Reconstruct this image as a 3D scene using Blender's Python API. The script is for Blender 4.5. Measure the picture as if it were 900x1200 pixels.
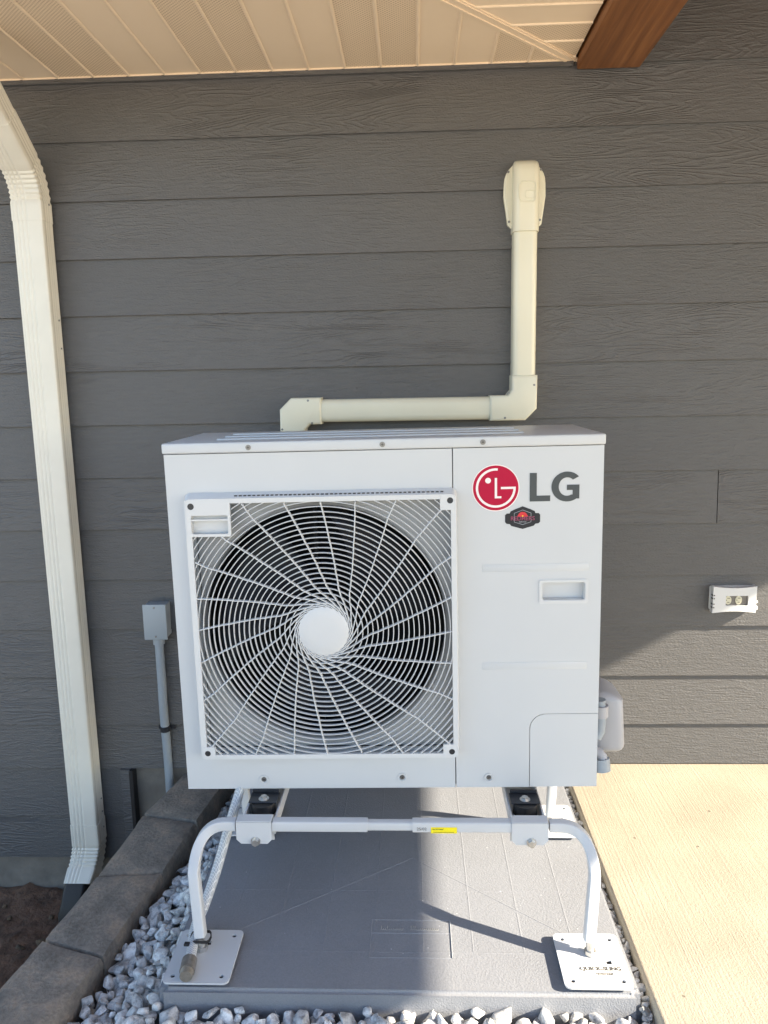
import bpy, bmesh, math, random
from mathutils import Vector, Matrix, noise
from math import sin, cos, pi, radians
random.seed(7)
for o in list(bpy.data.objects): bpy.data.objects.remove(o)
S = bpy.context.scene
C = S.collection

# ------------------------------------------------------------------ camera
def look(pitch, yaw, roll):
    f = Vector((-sin(yaw)*cos(pitch), cos(yaw)*cos(pitch), -sin(pitch)))
    r = Vector((cos(yaw), sin(yaw), 0)); u = r.cross(f)
    r2 = r*cos(roll)+u*sin(roll); u2 = -r*sin(roll)+u*cos(roll)
    return Matrix((r2, u2, -f)).transposed()
cam = bpy.data.cameras.new('camera'); co = bpy.data.objects.new('camera', cam); C.objects.link(co)
cam.sensor_fit = 'VERTICAL'; cam.sensor_height = 24; cam.lens = 901.35/1200*24
cam.clip_start = .02; cam.clip_end = 900
co.matrix_world = Matrix.Translation((.020, -2.309, 1.205)) @ look(.17142, .0411, -.01887).to_4x4()
S.camera = co
S.render.resolution_x = 768; S.render.resolution_y = 1024

# ------------------------------------------------------------------ sky, sun, exposure
SUN = Vector((1, -.27, .55)).normalized()
el = math.asin(SUN.z); az = math.atan2(SUN.x, SUN.y)
w = bpy.data.worlds.new('World'); S.world = w; w.use_nodes = True
nt = w.node_tree; bg = nt.nodes['Background']
sky = nt.nodes.new('ShaderNodeTexSky'); sky.sky_type = 'NISHITA'; sky.sun_disc = False
sky.sun_elevation = el; sky.sun_rotation = az; sky.air_density = 1; sky.dust_density = .6
nt.links.new(sky.outputs[0], bg.inputs[0]); bg.inputs[1].default_value = .105
sl = bpy.data.lights.new('sun', 'SUN'); sl.energy = 5; sl.angle = radians(.5); sl.color = (1, .87, .68)
so = bpy.data.objects.new('sun', sl); C.objects.link(so)
so.rotation_euler = (-SUN).to_track_quat('-Z', 'Y').to_euler(); so.location = (6, -3, 6)
S.view_settings.view_transform = 'Standard'; S.view_settings.look = 'None'
S.view_settings.gamma = 1; S.view_settings.exposure = 2.12; S.view_settings.use_curve_mapping = False

# ------------------------------------------------------------------ material helpers
def mat(name, col, rough=.5, metal=0, bump=0, bscale=60, var=0, vscale=3, stretch=(1, 1, 1), spec=.5, coord='Object'):
    m = bpy.data.materials.new(name); m.use_nodes = True; n = m.node_tree.nodes; L = m.node_tree.links
    b = n['Principled BSDF']; b.inputs['Base Color'].default_value = (*col, 1)
    b.inputs['Roughness'].default_value = rough; b.inputs['Metallic'].default_value = metal
    b.inputs['Specular IOR Level'].default_value = spec
    tc = n.new('ShaderNodeTexCoord'); mp = n.new('ShaderNodeMapping'); mp.inputs['Scale'].default_value = stretch
    L.new(tc.outputs[coord], mp.inputs[0])
    if var:
        t = n.new('ShaderNodeTexNoise'); t.inputs['Scale'].default_value = vscale; t.inputs['Detail'].default_value = 6
        L.new(mp.outputs[0], t.inputs['Vector'])
        r = n.new('ShaderNodeMapRange'); r.inputs['From Min'].default_value = .3; r.inputs['From Max'].default_value = .7
        r.inputs['To Min'].default_value = 1-var; r.inputs['To Max'].default_value = 1+var; L.new(t.outputs[0], r.inputs[0])
        x = n.new('ShaderNodeVectorMath'); x.operation = 'SCALE'; x.inputs[0].default_value = col
        L.new(r.outputs[0], x.inputs['Scale']); L.new(x.outputs[0], b.inputs['Base Color'])
    if bump:
        t2 = n.new('ShaderNodeTexNoise'); t2.inputs['Scale'].default_value = bscale; t2.inputs['Detail'].default_value = 5
        L.new(mp.outputs[0], t2.inputs['Vector'])
        bp = n.new('ShaderNodeBump'); bp.inputs['Strength'].default_value = 1; bp.inputs['Distance'].default_value = bump
        L.new(t2.outputs[0], bp.inputs['Height']); L.new(bp.outputs[0], b.inputs['Normal'])
    return m
def N(m, t, **k):
    n = m.node_tree.nodes.new(t)
    for a, v in k.items():
        if hasattr(n, a): setattr(n, a, v)
        else: n.inputs[a].default_value = v
    return n
def math_node(m, op, a, b=None, c=None):
    n = m.node_tree.nodes.new('ShaderNodeMath'); n.operation = op
    for i, v in enumerate((a, b, c)):
        if v is None: continue
        if hasattr(v, 'links'): m.node_tree.links.new(v, n.inputs[i])
        else: n.inputs[i].default_value = v
    return n.outputs[0]
def ramp(m, fac, stops):
    r = m.node_tree.nodes.new('ShaderNodeValToRGB'); e = r.color_ramp.elements
    while len(e) < len(stops): e.new(.5)
    for i, (p, c) in enumerate(stops): e[i].position = p; e[i].color = (*c, 1)
    m.node_tree.links.new(fac, r.inputs[0]); return r.outputs[0]

# siding: painted fibre cement with pressed cedar grain
def siding_material():
    m = mat('siding_paint', (.105, .108, .112), .42, spec=.45); L = m.node_tree.links; b = m.node_tree.nodes['Principled BSDF']
    tc = N(m, 'ShaderNodeTexCoord'); oi = N(m, 'ShaderNodeObjectInfo')
    off = N(m, 'ShaderNodeCombineXYZ'); L.new(math_node(m, 'MULTIPLY', oi.outputs['Random'], 37.), off.inputs[0]); L.new(math_node(m, 'MULTIPLY', oi.outputs['Random'], 11.), off.inputs[2])
    ad = N(m, 'ShaderNodeVectorMath', operation='ADD'); L.new(tc.outputs['Object'], ad.inputs[0]); L.new(off.outputs[0], ad.inputs[1])
    mp = N(m, 'ShaderNodeMapping'); mp.inputs['Scale'].default_value = (.9, 1, 7); L.new(ad.outputs[0], mp.inputs[0])
    n1 = N(m, 'ShaderNodeTexNoise'); n1.inputs['Scale'].default_value = 1.7; n1.inputs['Detail'].default_value = 2.5; n1.inputs['Roughness'].default_value = .45; L.new(mp.outputs[0], n1.inputs['Vector'])
    mp2 = N(m, 'ShaderNodeMapping'); mp2.inputs['Scale'].default_value = (9, 1, 60); L.new(ad.outputs[0], mp2.inputs[0])
    n2 = N(m, 'ShaderNodeTexNoise'); n2.inputs['Scale'].default_value = 2.2; n2.inputs['Detail'].default_value = 5; L.new(mp2.outputs[0], n2.inputs['Vector'])
    ph = math_node(m, 'ADD', math_node(m, 'MULTIPLY', n1.outputs[0], 175.), math_node(m, 'MULTIPLY', n2.outputs[0], 5.))
    s = math_node(m, 'SINE', ph); ridge = math_node(m, 'POWER', math_node(m, 'MULTIPLY_ADD', s, .5, .5), 3.)
    msk = N(m, 'ShaderNodeTexNoise'); msk.inputs['Scale'].default_value = 3.; msk.inputs['Detail'].default_value = 3; L.new(ad.outputs[0], msk.inputs['Vector'])
    mk = N(m, 'ShaderNodeMapRange'); mk.inputs['From Min'].default_value = .4; mk.inputs['From Max'].default_value = .62; L.new(msk.outputs[0], mk.inputs[0])
    n3 = N(m, 'ShaderNodeTexNoise'); n3.inputs['Scale'].default_value = 330; n3.inputs['Detail'].default_value = 3
    mp3 = N(m, 'ShaderNodeMapping'); mp3.inputs['Scale'].default_value = (.45, 1, 1); L.new(ad.outputs[0], mp3.inputs[0]); L.new(mp3.outputs[0], n3.inputs['Vector'])
    h = math_node(m, 'ADD', math_node(m, 'MULTIPLY', ridge, math_node(m, 'MULTIPLY', math_node(m, 'MULTIPLY_ADD', mk.outputs[0], 1., .06), math_node(m, 'MULTIPLY_ADD', math_node(m, 'FRACT', math_node(m, 'MULTIPLY', oi.outputs['Random'], 7.3)), .75, .2))),
                  math_node(m, 'ADD', math_node(m, 'MULTIPLY', n2.outputs[0], 1.1), math_node(m, 'MULTIPLY', n3.outputs[0], 1.1)))
    bp = N(m, 'ShaderNodeBump'); bp.inputs['Distance'].default_value = .0015; L.new(h, bp.inputs['Height']); L.new(bp.outputs[0], b.inputs['Normal'])
    v = math_node(m, 'MULTIPLY_ADD', n2.outputs[0], .3, .85)
    v = math_node(m, 'MULTIPLY', v, math_node(m, 'MULTIPLY_ADD', oi.outputs['Random'], .12, .94))
    x = N(m, 'ShaderNodeVectorMath', operation='SCALE'); x.inputs[0].default_value = (.090, .090, .093); L.new(v, x.inputs['Scale']); L.new(x.outputs[0], b.inputs['Base Color'])
    return m
M = {}
M['siding'] = siding_material()
M['trim_dark'] = mat('dark_trim', (.06, .055, .05), .5, bump=.0004, bscale=80)
M['black'] = mat('black_rubber', (.012, .012, .014), .55, bump=.0003, bscale=200)
M['dark_metal'] = mat('dark_metal', (.03, .033, .04), .4, .3)
M['vinyl'] = mat('cream_vinyl', (.88, .72, .54), .45, bump=.0002, bscale=30, var=.03)
M['white'] = mat('white_enamel', (.52, .545, .57), .33, bump=.00006, bscale=500, var=.015, vscale=5)
M['white_plastic'] = mat('white_plastic', (.57, .59, .61), .38, bump=.00005, bscale=300)
M['grey_plastic'] = mat('grey_plastic', (.34, .35, .38), .45)
M['pvc'] = mat('cream_pvc', (.68, .66, .54), .25, var=.03, vscale=6)
M['gutter'] = mat('downspout_paint', (.66, .64, .57), .25, bump=.0002, bscale=40, var=.04, vscale=8)
M['powder'] = mat('powder_coat', (.52, .54, .565), .36, bump=.0001, bscale=250, var=.02)
M['zinc'] = mat('zinc_steel', (.55, .54, .52), .3, .9, var=.15, vscale=80)
M['white'].node_tree.nodes['Principled BSDF'].inputs['Roughness'].default_value = .38
M['screw'] = mat('screw_steel', (.22, .22, .22), .35, .8)
M['conduit'] = mat('grey_conduit', (.26, .30, .34), .5, var=.05, vscale=12)
M['red'] = mat('logo_red', (.42, .008, .045), .35, spec=.15)
M['logo_white'] = mat('logo_white', (.8, .74, .74), .4)
M['logo_grey'] = mat('logo_grey', (.075, .085, .09), .4, spec=.15)
M['badge_dark'] = mat('badge_dark', (.035, .037, .042), .45, spec=.15)
M['badge_red'] = mat('badge_red', (.6, .05, .06), .45, spec=.15)
M['badge_mauve'] = mat('badge_mauve', (.30, .08, .14), .45, spec=.15)
M['badge_blue'] = mat('badge_blue', (.06, .07, .2), .45)
M['badge_grey'] = mat('badge_grey', (.35, .37, .4), .45)
M['yellow'] = mat('yellow_sticker', (.85, .72, .01), .4)
M['ink'] = mat('print_ink', (.03, .03, .03), .5)
M['ink_pale'] = mat('pale_ink', (.38, .38, .37), .5)
M['ink_grey'] = mat('grey_ink', (.07, .07, .07), .5)
M['ivory'] = mat('ivory_receptacle', (.55, .54, .42), .4)
M['lens'] = mat('smoked_lens', (.16, .155, .15), .15)
M['fan_black'] = mat('fan_blade', (.018, .02, .026), .35, spec=.15)
M['coil'] = mat('coil_fins', (.02, .022, .025), .7, spec=.15)
M['foundation'] = mat('foundation_concrete', (.17, .155, .135), .9, bump=.003, bscale=55, var=.22, vscale=14)
M['soil'] = mat('bare_soil', (.12, .07, .045), .95, bump=.012, bscale=38, var=.45, vscale=24)
M['dirt'] = mat('dark_dirt', (.10, .095, .085), .95, bump=.006, bscale=40, var=.3, vscale=20)
M['grass'] = mat('lawn', (.07, .10, .035), .95, bump=.02, bscale=20, var=.3, vscale=8)
M['yard'] = mat('pale_bounce_ground', (.58, .52, .43), .95, bump=.01, bscale=30, var=.3, vscale=25)  # unseen ground, made pale to bounce light up to the soffit
M['lip'] = mat('shaded_cream_paint', (.5, .42, .32), .5)

# patio concrete, broom lines running out from the house
m = mat('patio_concrete', (.52, .42, .29), .85); L = m.node_tree.links; b = m.node_tree.nodes['Principled BSDF']; M['patio'] = m
tc = N(m, 'ShaderNodeTexCoord'); mp = N(m, 'ShaderNodeMapping'); mp.inputs['Scale'].default_value = (210, 2.2, 1); mp.inputs['Rotation'].default_value = (0, 0, radians(-7)); L.new(tc.outputs['Object'], mp.inputs[0])
bn = N(m, 'ShaderNodeTexNoise'); bn.inputs['Scale'].default_value = 1; bn.inputs['Detail'].default_value = 3; L.new(mp.outputs[0], bn.inputs['Vector'])
fn = N(m, 'ShaderNodeTexNoise'); fn.inputs['Scale'].default_value = 260; fn.inputs['Detail'].default_value = 4; L.new(tc.outputs['Object'], fn.inputs['Vector'])
cn = N(m, 'ShaderNodeTexNoise'); cn.inputs['Scale'].default_value = 4; cn.inputs['Detail'].default_value = 5; L.new(tc.outputs['Object'], cn.inputs['Vector'])
pn = N(m, 'ShaderNodeTexVoronoi'); pn.inputs['Scale'].default_value = 26; L.new(tc.outputs['Object'], pn.inputs['Vector'])
pit = math_node(m, 'LESS_THAN', pn.outputs['Distance'], .10); wn = N(m, 'ShaderNodeTexNoise'); wn.inputs['Scale'].default_value = 9; L.new(tc.outputs['Object'], wn.inputs['Vector'])
pit = math_node(m, 'MULTIPLY', pit, math_node(m, 'GREATER_THAN', wn.outputs[0], .56))
h = math_node(m, 'ADD', math_node(m, 'MULTIPLY', bn.outputs[0], 1.), math_node(m, 'MULTIPLY', fn.outputs[0], 1.1))
h = math_node(m, 'SUBTRACT', h, math_node(m, 'MULTIPLY', pit, 2.))
bp = N(m, 'ShaderNodeBump'); bp.inputs['Distance'].default_value = .0008; L.new(h, bp.inputs['Height']); L.new(bp.outputs[0], b.inputs['Normal'])
v = math_node(m, 'MULTIPLY_ADD', cn.outputs[0], .55, .60); v = math_node(m, 'ADD', v, math_node(m, 'MULTIPLY', fn.outputs[0], .3)); v = math_node(m, 'MULTIPLY', v, math_node(m, 'SUBTRACT', 1., math_node(m, 'MULTIPLY', pit, .5)))
x = N(m, 'ShaderNodeVectorMath', operation='SCALE'); x.inputs[0].default_value = (.40, .358, .285); L.new(v, x.inputs['Scale']); L.new(x.outputs[0], b.inputs['Base Color'])

# moulded plastic pad: fine stipple
m = mat('pad_plastic', (.2, .2, .2), .6); L = m.node_tree.links; b = m.node_tree.nodes['Principled BSDF']; M['pad'] = m
tc = N(m, 'ShaderNodeTexCoord')
fn = N(m, 'ShaderNodeTexNoise'); fn.inputs['Scale'].default_value = 300; fn.inputs['Detail'].default_value = 2; L.new(tc.outputs['Object'], fn.inputs['Vector'])
cn = N(m, 'ShaderNodeTexNoise'); cn.inputs['Scale'].default_value = 5; cn.inputs['Detail'].default_value = 6; L.new(tc.outputs['Object'], cn.inputs['Vector'])
dn = N(m, 'ShaderNodeTexVoronoi'); dn.inputs['Scale'].default_value = 34; L.new(tc.outputs['Object'], dn.inputs['Vector'])
dn2 = N(m, 'ShaderNodeTexNoise'); dn2.inputs['Scale'].default_value = 5; L.new(tc.outputs['Object'], dn2.inputs['Vector'])
dust = math_node(m, 'MULTIPLY', math_node(m, 'LESS_THAN', dn.outputs['Distance'], .05), math_node(m, 'GREATER_THAN', dn2.outputs[0], .53))
sm = N(m, 'ShaderNodeTexNoise'); sm.inputs['Scale'].default_value = 1.8; sm.inputs['Detail'].default_value = 3; L.new(tc.outputs['Object'], sm.inputs['Vector'])
bp = N(m, 'ShaderNodeBump'); bp.inputs['Distance'].default_value = .0010; L.new(fn.outputs[0], bp.inputs['Height']); L.new(bp.outputs[0], b.inputs['Normal'])
v = math_node(m, 'MULTIPLY_ADD', cn.outputs[0], .3, .66); v = math_node(m, 'ADD', v, math_node(m, 'MULTIPLY', fn.outputs[0], .35))
v = math_node(m, 'ADD', v, math_node(m, 'MULTIPLY', dust, 1.1))
x = N(m, 'ShaderNodeVectorMath', operation='SCALE'); x.inputs[0].default_value = (.205, .217, .243); L.new(v, x.inputs['Scale']); L.new(x.outputs[0], b.inputs['Base Color'])

# gravel: pale marble chips
m = mat('marble_chip', (.5, .5, .5), .75); L = m.node_tree.links; b = m.node_tree.nodes['Principled BSDF']; M['stone'] = m
tc = N(m, 'ShaderNodeTexCoord'); oi = N(m, 'ShaderNodeObjectInfo'); ge = N(m, 'ShaderNodeNewGeometry')
rs = math_node(m, 'FRACT', math_node(m, 'ADD', oi.outputs['Random'], ge.outputs['Random Per Island']))
off = N(m, 'ShaderNodeVectorMath', operation='ADD'); L.new(ge.outputs['Position'], off.inputs[0]); L.new(rs, off.inputs[1])
n1 = N(m, 'ShaderNodeTexNoise'); n1.inputs['Scale'].default_value = 55; n1.inputs['Detail'].default_value = 7; n1.inputs['Roughness'].default_value = .7; L.new(off.outputs[0], n1.inputs['Vector'])
c1 = ramp(m, n1.outputs[0], [(.33, (.20, .205, .21)), (.45, (.48, .485, .49)), (.58, (.74, .745, .74))])
x = N(m, 'ShaderNodeVectorMath', operation='SCALE'); L.new(c1, x.inputs[0]); L.new(math_node(m, 'MULTIPLY_ADD', rs, .4, .72), x.inputs['Scale']); L.new(x.outputs[0], b.inputs['Base Color'])
bp = N(m, 'ShaderNodeBump'); bp.inputs['Distance'].default_value = .0035; L.new(n1.outputs[0], bp.inputs['Height']); L.new(bp.outputs[0], b.inputs['Normal'])

# paver blocks
m = mat('paver_concrete', (.2, .2, .2), .92); L = m.node_tree.links; b = m.node_tree.nodes['Principled BSDF']; M['paver'] = m
tc = N(m, 'ShaderNodeTexCoord'); oi = N(m, 'ShaderNodeObjectInfo')
n1 = N(m, 'ShaderNodeTexNoise'); n1.inputs['Scale'].default_value = 9; n1.inputs['Detail'].default_value = 9; n1.inputs['Roughness'].default_value = .65; L.new(tc.outputs['Object'], n1.inputs['Vector'])
n2 = N(m, 'ShaderNodeTexNoise'); n2.inputs['Scale'].default_value = 120; n2.inputs['Detail'].default_value = 8; L.new(tc.outputs['Object'], n2.inputs['Vector'])
c1 = ramp(m, n1.outputs[0], [(.36, (.145, .127, .108)), (.50, (.225, .195, .163)), (.64, (.33, .26, .195))])
x = N(m, 'ShaderNodeVectorMath', operation='SCALE'); L.new(c1, x.inputs[0]); L.new(math_node(m, 'MULTIPLY_ADD', n2.outputs[0], .8, .6), x.inputs['Scale']); L.new(x.outputs[0], b.inputs['Base Color'])
bp = N(m, 'ShaderNodeBump'); bp.inputs['Distance'].default_value = .004; L.new(n2.outputs[0], bp.inputs['Height']); L.new(bp.outputs[0], b.inputs['Normal'])

# stained timber beam
m = mat('stained_timber', (.2, .08, .03), .5); L = m.node_tree.links; b = m.node_tree.nodes['Principled BSDF']; M['wood'] = m
tc = N(m, 'ShaderNodeTexCoord'); mp = N(m, 'ShaderNodeMapping'); mp.inputs['Scale'].default_value = (60, 2.5, 60); L.new(tc.outputs['Object'], mp.inputs[0])
n1 = N(m, 'ShaderNodeTexNoise'); n1.inputs['Scale'].default_value = 1; n1.inputs['Detail'].default_value = 6; L.new(mp.outputs[0], n1.inputs['Vector'])
L.new(ramp(m, n1.outputs[0], [(.3, (.15, .058, .02)), (.55, (.25, .10, .032)), (.75, (.36, .16, .055))]), b.inputs['Base Color'])
bp = N(m, 'ShaderNodeBump'); bp.inputs['Distance'].default_value = .001; L.new(n1.outputs[0], bp.inputs['Height']); L.new(bp.outputs[0], b.inputs['Normal'])

# perforated soffit strip: rows of small punched holes
m = mat('perforated_vinyl', (.66, .56, .44), .5); L = m.node_tree.links; b = m.node_tree.nodes['Principled BSDF']; M['perf'] = m
tc = N(m, 'ShaderNodeTexCoord'); mp = N(m, 'ShaderNodeMapping'); mp.inputs['Rotation'].default_value = (0, 0, radians(45)); mp.inputs['Scale'].default_value = (135, 135, 0); L.new(tc.outputs['Object'], mp.inputs[0])
vo = N(m, 'ShaderNodeTexVoronoi'); vo.inputs['Scale'].default_value = 1; vo.inputs['Randomness'].default_value = 0; L.new(mp.outputs[0], vo.inputs['Vector'])
hole = math_node(m, 'LESS_THAN', vo.outputs['Distance'], .30)
L.new(ramp(m, hole, [(0, (.86, .70, .52)), (1, (.58, .44, .30))]), b.inputs['Base Color'])
bp = N(m, 'ShaderNodeBump'); bp.inputs['Distance'].default_value = -.0015; L.new(hole, bp.inputs['Height']); L.new(bp.outputs[0], b.inputs['Normal'])

# braided clear hose
m = mat('braided_hose', (.5, .54, .58), .3); L = m.node_tree.links; b = m.node_tree.nodes['Principled BSDF']; M['hose'] = m
b.inputs['Transmission Weight'].default_value = .25
tc = N(m, 'ShaderNodeTexCoord')
def waved(sx):
    mp = N(m, 'ShaderNodeMapping'); mp.inputs['Rotation'].default_value = (0, radians(0), radians(sx)); L.new(tc.outputs['Object'], mp.inputs[0])
    wv = N(m, 'ShaderNodeTexWave'); wv.inputs['Scale'].default_value = 75; wv.bands_direction = 'X'; L.new(mp.outputs[0], wv.inputs['Vector']); return wv.outputs[1]
cr = math_node(m, 'MAXIMUM', waved(40), waved(-60)); k = math_node(m, 'GREATER_THAN', cr, .86)
L.new(ramp(m, k, [(0, (.42, .46, .50)), (1, (.74, .76, .78))]), b.inputs['Base Color'])

# ------------------------------------------------------------------ mesh helpers
def obj(name, bm, m=None, parent=None, smooth=None, **props):
    bmesh.ops.recalc_face_normals(bm, faces=bm.faces)
    me = bpy.data.meshes.new(name); bm.to_mesh(me); bm.free()
    if isinstance(m, str): m = M[m]
    if m: me.materials.append(m)
    o = bpy.data.objects.new(name, me); C.objects.link(o)
    if parent: o.parent = parent
    if smooth is not None:
        for p in me.polygons: p.use_smooth = True
        try: me.set_sharp_from_angle(angle=radians(smooth))
        except Exception: pass
    for k_, v_ in props.items(): o[k_] = v_
    return o
def tag(o, label=None, category=None, group=None, kind=None):
    for k_, v_ in (('label', label), ('category', category), ('group', group), ('kind', kind)):
        if v_: o[k_] = v_
    return o
def thing(name, label, cat, loc=(0, 0, 0), group=None):
    o = bpy.data.objects.new(name, None); C.objects.link(o); o.location = loc; o.empty_display_size = .05
    return tag(o, label, cat, group)
def B(): return bmesh.new()
def box(bm, x0, x1, y0, y1, z0, z1, bev=0, seg=1, mtx=None):
    r = bmesh.ops.create_cube(bm, size=1); vs = r['verts']
    for v in vs: v.co = Vector(((x0+x1)/2+v.co.x*(x1-x0), (y0+y1)/2+v.co.y*(y1-y0), (z0+z1)/2+v.co.z*(z1-z0)))
    if bev:
        es = list({e for v in vs for e in v.link_edges})
        rr = bmesh.ops.bevel(bm, geom=es, offset=bev, segments=seg, profile=.5, affect='EDGES'); vs = rr['verts']
        vs = [v for v in vs if v.is_valid]
        # include every vertex of the island
        seen = set(vs); st = list(vs)
        while st:
            v = st.pop()
            for e in v.link_edges:
                q = e.other_vert(v)
                if q not in seen: seen.add(q); st.append(q)
        vs = list(seen)
    if mtx: bmesh.ops.transform(bm, matrix=mtx, verts=vs)
    return vs
def cyl(bm, p0, p1, r0, r1=None, n=20, caps=True):
    p0, p1 = Vector(p0), Vector(p1); d = p1-p0; r1 = r0 if r1 is None else r1
    mt = Matrix.Translation((p0+p1)/2) @ d.to_track_quat('Z', 'Y').to_matrix().to_4x4()
    return bmesh.ops.create_cone(bm, cap_ends=caps, segments=n, radius1=r0, radius2=r1, depth=d.length, matrix=mt)['verts']
def lathe(bm, prof, center, axis='Y', n=40):
    """prof: (radius, offset along axis)"""
    rings = []
    for r, t in prof:
        ring = []
        for i in range(n):
            a = 2*pi*i/n
            p = Vector((r*cos(a), t, r*sin(a))) if axis == 'Y' else Vector((r*cos(a), r*sin(a), t))
            ring.append(bm.verts.new(Vector(center)+p))
        rings.append(ring)
    for a, b_ in zip(rings, rings[1:]):
        for i in range(n): bm.faces.new((a[i], a[(i+1) % n], b_[(i+1) % n], b_[i]))
    return rings
def poly_xz(bm, outer, y0, y1, holes=()):
    """flat polygon in the xz plane with holes, extruded from y0 (front) to y1"""
    es = []
    for loop in (outer, *holes):
        vs = [bm.verts.new((x_, y0, z_)) for x_, z_ in loop]
        es += [bm.edges.new((vs[i], vs[(i+1) % len(vs)])) for i in range(len(vs))]
    if holes:
        r = bmesh.ops.triangle_fill(bm, use_beauty=True, use_dissolve=False, edges=es); fs = [g for g in r['geom'] if isinstance(g, bmesh.types.BMFace)]
    else:
        vs = []
        e0 = es[0]; fs = [bm.faces.new([e.verts[0] if False else v for e, v in zip(es, [bm.verts[-len(outer)+i] if False else None for i in range(len(outer))])])] if False else bmesh.ops.contextual_create(bm, geom=es)['faces']
    r = bmesh.ops.extrude_face_region(bm, geom=fs)
    bmesh.ops.translate(bm, verts=[g for g in r['geom'] if isinstance(g, bmesh.types.BMVert)], vec=(0, y1-y0, 0))
    return fs
def rrect(x0, x1, z0, z1, r, n=5):
    out = []
    for cx, cz, a0 in ((x1-r, z1-r, 0), (x0+r, z1-r, 90), (x0+r, z0+r, 180), (x1-r, z0+r, 270)):
        for i in range(n+1):
            a = radians(a0+90*i/n); out.append((cx+r*cos(a), cz+r*sin(a)))
    return out
def circle(cx, cz, r, n=48): return [(cx+r*cos(2*pi*i/n), cz+r*sin(2*pi*i/n)) for i in range(n)]
def sweep(bm, path, prof, up=Vector((0, 1, 0)), scales=None, cap=True, closed=False):
    """prof: list of (a,b) in the (side, up) frame"""
    path = [Vector(p) for p in path]; rings = []
    for i, p in enumerate(path):
        if closed: t = path[(i+1) % len(path)]-path[i-1]
        else: t = path[min(i+1, len(path)-1)]-path[max(i-1, 0)]
        t.normalize(); side = up.cross(t).normalized(); u = t.cross(side)
        # mitre
        s = scales[i] if scales else 1
        rings.append([bm.verts.new(p+(side*a+u*b_)*s) for a, b_ in prof])
    n = len(prof); pr = list(zip(rings, rings[1:])) + ([(rings[-1], rings[0])] if closed else [])
    for a, b_ in pr:
        for i in range(n): bm.faces.new((a[i], a[(i+1) % n], b_[(i+1) % n], b_[i]))
    if cap and not closed: bm.faces.new(rings[0]); bm.faces.new(rings[-1])
    return rings
def round_prof(r, n=12): return [(r*cos(2*pi*i/n), r*sin(2*pi*i/n)) for i in range(n)]
def arc(c, p0, p1, n=8):
    """fillet: points on a quadratic curve from p0 by way of c to p1"""
    c, p0, p1 = Vector(c), Vector(p0), Vector(p1)
    return [p0*(1-t)**2+c*2*t*(1-t)+p1*t*t for t in [i/n for i in range(n+1)]]
def text_mesh(name, s, size, m, parent, loc, rot=(pi/2, 0, 0), ext=.0002, shear=0, align='CENTER', sx=1, offset=0):
    cu = bpy.data.curves.new(name, 'FONT'); cu.body = s; cu.size = size; cu.extrude = ext; cu.align_x = align; cu.align_y = 'CENTER'; cu.shear = shear; cu.offset = offset
    t = bpy.data.objects.new(name, cu); C.objects.link(t)
    dg = bpy.context.evaluated_depsgraph_get(); me = bpy.data.meshes.new_from_object(t.evaluated_get(dg))
    bpy.data.objects.remove(t); me.materials.clear(); me.materials.append(M[m])
    o = bpy.data.objects.new(name, me); C.objects.link(o); o.parent = parent; o.location = loc; o.rotation_euler = rot; o.scale = (sx, 1, 1)
    return o
def screw(name, parent, p, r=.0055, out=.004, washer=None, mm='screw', axis=(0, -1, 0)):
    bm = B(); p = Vector(p); a = Vector(axis)
    if washer: cyl(bm, p, p+a*.0012, washer, washer*.96, 20)
    cyl(bm, p, p+a*out, r, r*.85, 6 if washer else 14)
    o = obj(name, bm, mm, parent, 40)
    bm = B(); u_ = Vector((0, 0, 1)) if abs(a.z) < .5 else Vector((1, 0, 0)); v_ = a.cross(u_)
    for d1, d2 in ((u_, v_), (v_, u_)):
        q = [p+a*(out+.0004)+d1*r*.6*i+d2*r*.13*j for i, j in ((-1, -1), (1, -1), (1, 1), (-1, 1))]
        lo = [bm.verts.new(x_) for x_ in q]; hi = [bm.verts.new(x_-a*.0003) for x_ in q]; bm.faces.new(lo); bm.faces.new(hi[::-1])
        for k_ in range(4): bm.faces.new((lo[k_], lo[(k_+1) % 4], hi[(k_+1) % 4], hi[k_]))
    obj('cross_recess', bm, 'ink', o) if r > .004 and parent is not None and parent.parent is None else bm.free()
    return o

# ------------------------------------------------------------------ ground, patio slab
bm = B(); bmesh.ops.create_grid(bm, x_segments=8, y_segments=8, size=400)
o = obj('ground', bm, 'yard', kind='structure'); o.location = (0, 0, -.56)
# bare soil of the lower planting bed, left of the blocks
bm = B(); nx, ny = 90, 110; vs = []
for j in range(ny+1):
    for i in range(nx+1):
        X = -2.6+(2.05)*i/nx; Y = -3.2+3.2*j/ny
        z = -.475+.02*noise.noise((X*5, Y*5, 1))+.012*noise.noise((X*18, Y*18, 3))+.008*noise.noise((X*45, Y*45, 7))
        vs.append(bm.verts.new((X, Y, z)))
for j in range(ny):
    for i in range(nx):
        a = j*(nx+1)+i; bm.faces.new((vs[a], vs[a+1], vs[a+nx+2], vs[a+nx+1]))
obj('planting_soil', bm, 'soil', None, 60, kind='structure')
# concrete patio with rounded edge
bm = B(); box(bm, .478, 7.5, -6.5, -.004, -.16, -.013, .008, 3)
obj('concrete_patio', bm, 'patio', None, 40, kind='structure')
bm = B(); box(bm, -.70, .476, -3.2, -.004, -.5, -.13)
gb = obj('gravel_bed', bm, 'dirt', kind='structure')
bm = B(); nx, ny = 60, 1
box(bm, -.95, -.70, -3.2, -1.30, -.5, -.14); obj('dirt_bank', bm, 'dirt', kind='structure')

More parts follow.
